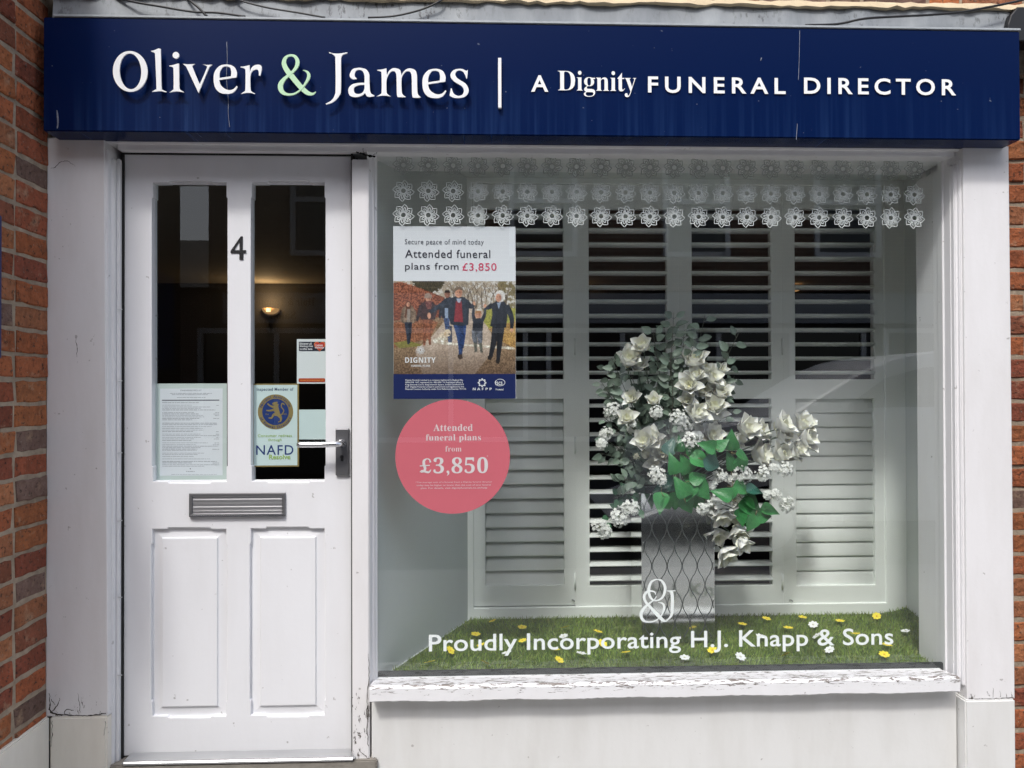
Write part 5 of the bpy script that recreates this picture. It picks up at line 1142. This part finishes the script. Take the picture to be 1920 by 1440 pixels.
while y < 1200:
    if abs(y - 805) > 6: line(160, rp.uniform(420, 655), y, rp.choice((3, 3.6, 4.4)))
    if rp.random() < .45: line(rp.uniform(600, 640), 660, y + 1)
    y += rp.choice((13, 16, 22, 13))
line(370, 445, 1236, 5); line(240, 640, 1262, 2.5)
b.build('small_print', mat('small_print_ink', (0.36, 0.38, 0.43), rough=0.6), t)
b = MB(); q = cdr(158, 606, 662, 615, YQ); b.add([(q[0], YQ - 0.0003, q[1]), (q[2], YQ - 0.0003, q[1]), (q[2], YQ - 0.0003, q[3]), (q[0], YQ - 0.0003, q[3])], [(0, 1, 2, 3)])
p = cd(407, 1213, YQ); b.add([(p.x + .0018 * cos(k * pi / 6), YQ - 0.0003, p.z + .0018 * sin(k * pi / 6)) for k in range(12)], [tuple(range(12))]); b.build('heading_rule', mat('heading_grey', (0.16, 0.17, 0.2), rough=0.6), t)
for yk in (800, 840): pass
# membership sticker
a = cdr(948, 465, 1360, 1195, YQ)
t = thing('membership_sticker', 'gold edged membership sticker with a lion roundel inside the door pane', 'sticker', ((a[0] + a[2]) / 2, YQ, a[1]))
M['gold'] = mat('print_gold', (0.27, 0.20, 0.075), rough=0.5, nscale=30, namt=.2); M['sticker'] = mat('sticker_pale', (0.62, 0.74, 0.74), rough=0.4, nscale=6, namt=.06); M['lime'] = mat('print_lime', (0.34, 0.50, 0.12), rough=0.5); M['navyink'] = mat('print_navy_blue', (0.01, 0.035, 0.17), rough=0.5)
mb = MB(); mb.box(a[0], a[2], YQ + 0.0006, YQ + 0.0014, a[1], a[3]); mb.build('gold_border', M['gold'], t)
a2 = cdr(964, 477, 1346, 1183, YQ); mb = MB(); mb.box(a2[0], a2[2], YQ + 0.0001, YQ + 0.0006, a2[1], a2[3]); mb.build('face', M['sticker'], t)
YR = YQ - 0.0003
def roundel(name, r, m_, dy):
    p = cd(1155, 713, YQ); rr = r / 4.683 / F * (YQ + 2.364); b = MB(); b.add([(p.x + rr * cos(2 * pi * k / 56), YR - dy, p.z + rr * sin(2 * pi * k / 56)) for k in range(56)], [tuple(range(56))]); return b.build(name, m_, t)
roundel('roundel', 152, M['gold'], 0.0); roundel('roundel_field', 114, M['navyink'], 0.0003)
b = MB()
LI = [[(1168, 640, 30), (1160, 665, 40), (1162, 695, 46), (1180, 735, 36), (1203, 770, 20), (1196, 800, 12)], [(1180, 738, 30), (1140, 736, 20), (1122, 765, 15), (1094, 766, 11)], [(1150, 672, 26), (1112, 662, 15), (1084, 640, 12)], [(1152, 692, 24), (1108, 702, 15), (1074, 700, 11)], [(1198, 748, 8), (1228, 705, 9), (1206, 668, 9), (1214, 638, 11), (1236, 652, 9)], [(1172, 628, 12), (1140, 642, 26), (1132, 650, 14)], [(1196, 796, 10), (1178, 803, 8)]]
for k, q in enumerate(LI): ribbon_add(b, q, cd, YR - 0.0006 - 0.00012 * k)
fit_text(b, 'Est', cbox((1068, 726, 1096, 740)), YR - 0.0008, offset=.01); fit_text(b, '1905', cbox((1216, 726, 1254, 740)), YR - 0.0008, offset=.01)
b.build('lion_emblem', M['gold'], t)
b = MB(); pc = cd(1155, 713, YQ); kpx = 1 / 4.683 / F * (YQ + 2.364)
def arc_text(s, r, a0, a1, h, flip=False):
    n = len(s)
    for i, ch in enumerate(s):
        if ch == ' ': continue
        v_, f_ = text2d(ch, 'plain', .012); xm_ = (min(q[0] for q in v_) + max(q[0] for q in v_)) / 2
        a = R(a0 + (a1 - a0) * i / (n - 1)); rot = a - pi / 2 if not flip else a + pi / 2; s_ = h / 0.7
        out = []
        for q in v_:
            lx, ly = (q[0] - xm_) * s_, (q[1] - 0.33) * s_; out.append((pc.x + kpx * (r * cos(a) + lx * cos(rot) - ly * sin(rot)), YR - 0.0006, pc.z + kpx * (r * sin(a) + lx * sin(rot) + ly * cos(rot))))
        b.add(out, f_)
arc_text('National Association', 133, 158, 22, 22); arc_text('of Funeral Directors', 133, 204, 336, 22, True)
b.build('ring_lettering', M['navyink'], t)
lettering(t, 'lettering', [('Inspected Member of', cbox((990, 500, 1312, 536)), dict(offset=.018, spacing=1.1))], mat('print_slate', (0.09, 0.13, 0.2), rough=.5), YR)
lettering(t, 'lettering', [('NAFD', cbox((985, 1005, 1312, 1090)), dict(offset=.006, spacing=1.12))], M['navyink'], YR)
lettering(t, 'lettering', [('Consumer redress', cbox((1000, 909, 1298, 934)), dict(offset=.008, spacing=1.1)), ('through', cbox((1088, 946, 1208, 977)), dict(offset=.008, spacing=1.1)), ('Resolve', cbox((1098, 1088, 1285, 1130)), dict(offset=.02))], M['lime'], YR - 0.0003)
# blank pale sticker
a = cdr(1338, 693, 1598, 955, YQ); mb = MB(); mb.box(a[0], a[2], YQ + 0.0016, YQ + 0.0026, a[1], a[3])
tag(mb.build('blank_sticker', M['sticker']), 'blank pale blue square sticker above the door lever', 'sticker')
# town sticker
a = cdr(1342, 74, 1600, 465, YQ)
t = thing('town_sticker', 'small white sticker with a red heart and orange strip on the door pane', 'sticker', ((a[0] + a[2]) / 2, YQ, a[1]))
mb = MB(); mb.box(a[0], a[2], YQ + 0.0002, YQ + 0.001, a[1], a[3]); mb.build('face', mat('sticker_white', (0.72, 0.76, 0.77), rough=.4, nscale=8, namt=.06), t)
def rrect(q, r, Y0, Y1, name, m_):
    a = cdr(*q, YQ); rr = r * kpx; P = []
    for cx_, cz_, s_ in ((a[2] - rr, a[3] - rr, 0), (a[0] + rr, a[3] - rr, 90), (a[0] + rr, a[1] + rr, 180), (a[2] - rr, a[1] + rr, 270)):
        P += [(cx_ + rr * cos(R(s_ + k * 22.5)), cz_ + rr * sin(R(s_ + k * 22.5))) for k in range(5)]
    b = MB(); plate(b, [P], Y0, Y1); return b.build(name, m_, t)
rrect((1360, 97, 1590, 178), 8, YQ - 0.0006, YQ, 'header_panel', mat('print_black', (0.012, 0.012, 0.03), rough=.5))
rrect((1358, 418, 1590, 451), 9, YQ - 0.0006, YQ, 'footer_strip', mat('print_rust', (0.42, 0.055, 0.018), rough=.5))
lettering(t, 'lettering', [('Discover all', cbox((1367, 104, 1472, 124)), dict(st='bold')), ('Wantage has', cbox((1367, 127, 1482, 149)), dict(st='bold')), ('to offer here', cbox((1367, 152, 1478, 170)), dict(st='bold'))], M['whiteink'], YQ - 0.0009)
lettering(t, 'lettering', [('www.lovewantage.uk', cbox((1370, 426, 1578, 446)), dict(offset=.012))], mat('print_orange', (0.75, 0.26, 0.06), rough=.5), YQ - 0.0009)
def heart_px(cx, cy, s): return [(cx + s * 16 * sin(q) ** 3 / 16, cy - s * (13 * cos(q) - 5 * cos(2 * q) - 2 * cos(3 * q) - cos(4 * q)) / 16) for q in [2 * pi * i / 40 for i in range(40)]]
hb = None
for s_, m_, dy, nme in ((50, mat('print_heart_edge', (0.75, 0.22, 0.08), rough=.5), 0.0008, 'heart_badge'), (44, mat('print_red', (0.52, 0.035, 0.02), rough=.5), 0.0012, 'heart_face')):
    b = MB(); b.add([(p.x, YQ - dy, p.z) for p in (cd(x, y, YQ) for x, y in heart_px(1543, 134, s_))], [tuple(range(40))]); b.build(nme, m_, t)
b = MB(); fit_text(b, 'Love', cbox((1508, 118, 1570, 138)), YQ - 0.0016, st='bold'); fit_text(b, 'Wantage', cbox((1500, 142, 1582, 160)), YQ - 0.0016, st='bold'); b.build('heart_lettering', M['whiteink'], t)

# ------------------------------------------------------------------ things on the side wall at the frame edge
a = atx(4, 405, XL + 0.024); b_ = atx(4, 672, XL + 0.024)
yv = a.y; z1_, z0_ = a.z, b_.z
t = thing('wall_plaque', 'edge of a navy blue plaque on the brick side wall', 'plaque', (XL, yv, z0_))
mb = MB(); mb.box(XL + 0.008, XL + 0.024, yv - 0.45, yv, z0_, z1_); mb.build('plaque_board', M['navy'], t, bevel=0.002)
mb = MB(); mb.box(XL + 0.0, XL + 0.0085, yv - 0.43, yv - 0.02, z0_ + 0.02, z1_ - 0.02); mb.build('backing', M['black'], t)
a = atx(5, 780, XL + 0.03); b_ = atx(5, 850, XL + 0.03)
t = thing('wall_bell', 'dark rounded bell box edge below the navy plaque', 'bell', (XL, a.y, b_.z))
mb = MB(); mb.box(XL + 0.002, XL + 0.03, a.y - 0.07, a.y, b_.z, a.z); mb.build('case', M['black'], t, bevel=0.011, seg=4)
mb = MB(); mb.tube([(XL + 0.03, a.y - 0.035, (a.z + b_.z) / 2), (XL + 0.036, a.y - 0.035, (a.z + b_.z) / 2)], 0.012, 20); mb.build('push_button', M['chrome'], t, bevel=0.001)

# ------------------------------------------------------------------ room behind
rx0, rx1, ry0, ry1, rz0, rz1 = -3.2, 3.6, 0.21, 4.15, 0.02, zC + 0.04
t = thing('shop_room', 'dim shop interior seen behind the louvres and door panes', 'room', (1, 2, 0))
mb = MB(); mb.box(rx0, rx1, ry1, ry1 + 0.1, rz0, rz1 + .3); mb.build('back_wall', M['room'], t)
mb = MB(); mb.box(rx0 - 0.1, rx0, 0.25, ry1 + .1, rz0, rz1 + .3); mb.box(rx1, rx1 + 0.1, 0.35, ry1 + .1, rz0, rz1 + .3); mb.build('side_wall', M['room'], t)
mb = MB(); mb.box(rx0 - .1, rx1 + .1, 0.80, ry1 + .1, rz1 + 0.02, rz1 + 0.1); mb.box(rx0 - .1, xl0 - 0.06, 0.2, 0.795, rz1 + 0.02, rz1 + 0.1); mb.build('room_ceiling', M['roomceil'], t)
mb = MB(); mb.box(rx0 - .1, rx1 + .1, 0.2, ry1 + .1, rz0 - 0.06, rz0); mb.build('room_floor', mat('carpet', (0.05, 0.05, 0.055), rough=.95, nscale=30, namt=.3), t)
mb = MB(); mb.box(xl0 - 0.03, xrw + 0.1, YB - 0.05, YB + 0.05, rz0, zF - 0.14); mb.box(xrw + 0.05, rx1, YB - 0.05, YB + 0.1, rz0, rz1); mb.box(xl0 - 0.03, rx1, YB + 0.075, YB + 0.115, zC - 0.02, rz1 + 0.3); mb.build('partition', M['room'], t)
for px, py, Yl, lbl in ((1492, 536, 3.6, 'lit warm wall uplight glimpsed through the outer shutter panel'), (505, 578, 4.0, 'lit warm wall uplight seen through the door pane'), (1088, 540, 4.0, 'lit warm wall uplight hidden mostly behind the shutter beside the poster')):
    p = at(px, py, 4.1); p.y = 4.08
    t = thing('wall_lamp', lbl, 'lamp', tuple(p), 'wall uplights in the shop interior')
    b = MB(); n = 20; vs = []
    for i in range(6):
        a_ = i / 5 * pi / 2
        for k in range(n + 1):
            th_ = pi + pi * k / n; vs.append((p.x + 0.075 * sin(a_) * cos(th_), p.y + 0.06 + 0.075 * sin(a_) * sin(th_), p.z - 0.05 * cos(a_)))
    b.add(vs, [(i * (n + 1) + k, i * (n + 1) + k + 1, (i + 1) * (n + 1) + k + 1, (i + 1) * (n + 1) + k) for i in range(5) for k in range(n)])
    b.build('bowl_shade', emit_mat('lit_shade', (1.0, 0.55, 0.22), 0.16), t, smooth=True)
    b = MB(); b.tube([(p.x, p.y - 0.01, p.z - 0.035), (p.x, p.y - 0.01, p.z - 0.006)], 0.02, 12); b.build('bulb', emit_mat('lit_bulb', (1.0, 0.66, 0.34), 0.7), t)
    pl = bpy.data.lights.new('lamp_light', 'POINT'); pl.energy = 1.3; pl.color = (1, 0.66, 0.34); pl.shadow_soft_size = 0.03
    lo = bpy.data.objects.new('lamp_light', pl); COL.objects.link(lo); lo.parent = t; lo.location = (0, -0.06, 0.06)

# ------------------------------------------------------------------ across the street (seen in the glass)
def brick_tex(name, c1_, c2_):
    m = mat(name, c1_, rough=.9); n, l = m.node_tree.nodes, m.node_tree.links; bt = n.new('ShaderNodeTexBrick'); bt.inputs['Color1'].default_value = (*c1_, 1); bt.inputs['Color2'].default_value = (*c2_, 1); bt.inputs['Mortar'].default_value = (.3, .26, .2, 1)
    bt.inputs['Scale'].default_value = 1; bt.inputs['Brick Width'].default_value = .225; bt.inputs['Row Height'].default_value = .075; bt.inputs['Mortar Size'].default_value = .008
    g = n.new('ShaderNodeNewGeometry'); s = n.new('ShaderNodeSeparateXYZ'); cb = n.new('ShaderNodeCombineXYZ'); l.new(g.outputs['Position'], s.inputs[0]); l.new(s.outputs['X'], cb.inputs[0]); l.new(s.outputs['Z'], cb.inputs[1]); l.new(cb.outputs[0], bt.inputs['Vector']); l.new(bt.outputs['Color'], n['Principled BSDF'].inputs['Base Color']); return m
M['obrick'] = brick_tex('street_brick', (0.15, 0.065, 0.04), (0.09, 0.042, 0.03)); M['owhite'] = mat('street_white_frame', (0.7, 0.7, 0.7), rough=.5); M['oglass'] = mat('street_dark_glass', (0.02, 0.022, 0.025), rough=.05); M['ogrey'] = mat('street_fascia_grey', (0.32, 0.33, 0.35), rough=.6, nscale=5, namt=.1)
YO = -9.0
t = thing('shop_building', 'brick shop building across the street reflected in the glass', 'building', (2, YO - 2, 0))
mb = MB(); mb.box(-4.45, 13, YO - 5, YO, 2.95, 7.6); mb.build('brick_upper_storey', M['obrick'], t)
mb = MB(); mb.box(-4.45, 13, YO - 5, YO - 0.12, 0, 2.95); mb.build('shopfront_base', mat('street_shop_dark', (0.03, 0.032, 0.035), rough=.5), t)
mb = MB(); mb.box(-4.2, 12.6, YO - 0.1, YO + 0.08, 2.42, 2.90); fb = mb.build('fascia_board', M['ogrey'], t)
def back_text(s_, x0_, x1_, z0_, z1_, par):
    v_, f_ = text2d(s_, 'serif'); xs_ = [q[0] for q in v_]; zs_ = [q[1] for q in v_]; b = MB()
    b.add([(x1_ - (q[0] - min(xs_)) / (max(xs_) - min(xs_)) * (x1_ - x0_), YO + 0.09, z0_ + (q[1] - min(zs_)) / (max(zs_) - min(zs_)) * (z1_ - z0_)) for q in v_], f_); b.build('lettering', M['black'], par)
back_text('Hair & Tanning', -3.75, -2.75, 2.66, 2.82, fb); back_text('Salon', -3.45, -3.05, 2.48, 2.60, fb)
b = MB(); b.tube([(-2.45, YO + 0.07, 2.66), (-2.45, YO + 0.10, 2.66)], 0.21, 32); b.build('round_logo', mat('logo_pale', (.5, .5, .5), rough=.5), fb)
for xw in (-3.4, -0.6, 2.2, 5.0, 7.8, 10.6):
    b = MB(); plate(b, [rect(xw - 1.25, 0.5, xw + 1.25, 2.35), rect(xw - 1.17, 0.58, xw - 0.04, 2.27), rect(xw + 0.04, 0.58, xw + 1.17, 2.27)], YO - 0.06, YO - 0.115); wf = b.build('shop_window', M['owhite'], t)
    b = MB(); b.add([(xw - 1.2, YO - 0.10, .55), (xw + 1.2, YO - 0.10, .55), (xw + 1.2, YO - 0.10, 2.3), (xw - 1.2, YO - 0.10, 2.3)], [(0, 1, 2, 3)]); b.build('pane', M['oglass'], wf)
for xw in (-2.6, 0.9, 3.4, 5.9, 8.4):
    b = MB(); plate(b, [rect(xw - .55, 3.5, xw + .55, 5.3), rect(xw - .47, 3.58, xw + .47, 4.36), rect(xw - .47, 4.44, xw + .47, 5.22)], YO - 0.02, YO + 0.05); wf = b.build('sash_window', M['owhite'], t)
    b = MB(); b.add([(xw - .5, YO + 0.01, 3.52), (xw + .5, YO + 0.01, 3.52), (xw + .5, YO + 0.01, 5.28), (xw - .5, YO + 0.01, 5.28)], [(0, 1, 2, 3)]); b.build('pane', M['oglass'], wf)
mb = MB(); mb.add([(-4.6, YO + .25, 7.5), (13.2, YO + .25, 7.5), (13.2, YO - 2.5, 9.6), (-4.6, YO - 2.5, 9.6), (13.2, YO - 5.2, 7.5), (-4.6, YO - 5.2, 7.5)], [(0, 1, 2, 3), (3, 2, 4, 5), (0, 3, 5), (1, 4, 2)]); mb.build('roof', mat('slate', (0.09, 0.09, 0.1), rough=.7, nscale=6, namt=.4, stretch=(1, 1, 6)), t)
YH = -6.5  # front of a house added to block bright sky reflected in the door pane
t = thing('added_brick_house', 'added plain brick house across the street, hiding sky from the door pane reflection', 'house', (-9, YH - 2, 0))
mb = MB(); mb.box(-12.5, -5.54, YH - 4, YH, 0, 6.6); mb.build('wall', M['obrick'], t)
mb = MB(); mb.add([(-12.7, YH + .25, 6.5), (-5.4, YH + .25, 6.5), (-5.4, YH - 2.0, 8.4), (-12.7, YH - 2.0, 8.4), (-5.4, YH - 4.2, 6.5), (-12.7, YH - 4.2, 6.5)], [(0, 1, 2, 3), (3, 2, 4, 5), (0, 3, 5), (1, 4, 2)]); mb.build('roof', mat('house_slate', (0.06, 0.06, 0.065), rough=.7, nscale=5, namt=.4, stretch=(1, 1, 6)), t)
for xw in (-11, -8.2, -6.2):
    for zb in (0.9, 3.7):
        b = MB(); plate(b, [rect(xw - .5, zb, xw + .5, zb + 1.7), rect(xw - .42, zb + .08, xw + .42, zb + 1.62)], YH - 0.02, YH + 0.05); wf = b.build('sash_window', M['owhite'], t)
        b = MB(); b.add([(xw - .45, YH + 0.01, zb + .05), (xw + .45, YH + 0.01, zb + .05), (xw + .45, YH + 0.01, zb + 1.65), (xw - .45, YH + 0.01, zb + 1.65)], [(0, 1, 2, 3)]); b.build('pane', M['oglass'], wf)
t = thing('far_house', 'slate roofed house beyond the gap across the street', 'house', (-9, -24, 0))
mb = MB(); mb.box(-14, -5.5, -30, -24, -.1, 5.2); mb.build('wall', M['obrick'], t)
mb = MB(); mb.add([(-14.2, -23.7, 5.1), (-5.2, -23.7, 5.1), (-5.2, -27, 7.5), (-14.2, -27, 7.5), (-5.2, -30.3, 5.1), (-14.2, -30.3, 5.1)], [(0, 1, 2, 3), (3, 2, 4, 5), (0, 3, 5), (1, 4, 2)]); mb.build('roof', mat('far_slate', (0.035, 0.035, 0.04), rough=.7, nscale=3, namt=.5, stretch=(1, 1, 8)), t)
for xw in (-12, -9, -6.8):
    b = MB(); plate(b, [rect(xw - .5, 2.8, xw + .5, 4.4), rect(xw - .42, 2.88, xw + .42, 4.32)], -24.06, -23.95); wf = b.build('sash_window', M['owhite'], t)
    b = MB(); b.add([(xw - .45, -24.02, 2.85), (xw + .45, -24.02, 2.85), (xw + .45, -24.02, 4.35), (xw - .45, -24.02, 4.35)], [(0, 1, 2, 3)]); b.build('pane', M['oglass'], wf)

# parked car whose roofline glints in the window
t = thing('parked_car', 'silver car parked in the street, reflected in the shop window', 'car', (4.2, -4.3, -0.12))
y0c, y1c, g0 = -5.15, -3.42, -0.12
body = [(1.55, .32), (1.5, .62), (1.62, .86), (1.95, .98), (2.55, 1.07), (2.85, 1.10), (3.5, 1.13), (5.4, 1.13), (6.0, 1.08), (6.08, .75), (6.02, .36), (5.75, .3), (1.8, .28)]
cab = [(2.62, 1.08), (2.95, 1.28), (3.35, 1.50), (3.7, 1.60), (4.3, 1.65), (5.1, 1.62), (5.55, 1.48), (5.85, 1.12)]
carm = mat('car_silver', (0.74, 0.76, 0.77), rough=.35, metal=.1)
b = MB(); plate(b, [smooth_loop(body)], y1c, y0c, 0.06); b.build('body', carm, t)
b = MB(); plate(b, [smooth_loop([(*cab[0], 1)] + cab[1:-1] + [(*cab[-1], 1)])], y1c - 0.13, y0c + 0.13, 0.05); b.build('cabin', carm, t)
b = MB(); plate(b, [[(3.02, 1.15), (3.42, 1.44), (3.75, 1.53), (4.2, 1.56), (4.2, 1.15)], [(4.28, 1.15), (4.28, 1.56), (5.05, 1.53), (5.4, 1.42), (5.6, 1.18)]], y1c - 0.125, y0c + 0.125); b.build('side_windows', M['oglass'], t)
for xw in (2.35, 5.2):
    for yw in (y1c - 0.1, y0c + 0.1):
        b = MB(); b.tube([(xw, yw - 0.1, g0 + .33), (xw, yw + 0.12, g0 + .33)], 0.33, 32); wh = b.build('wheel', M['black'], t, bevel=.02)
        b = MB(); b.tube([(xw, yw - 0.105, g0 + .33), (xw, yw + 0.125, g0 + .33)], 0.2, 24); b.build('rim', M['alu'], wh)
for yw in (y1c - .25, y0c + .25):
    b = MB(); b.box(1.49, 1.66, yw - .16, yw + .16, .68, .82); b.build('headlight', M['owhite'], t, bevel=.03)
b = MB(); b.box(2.98, 3.14, y1c - .05, y1c + .13, 1.12, 1.26); b.build('wing_mirror', carm, t, bevel=.03)
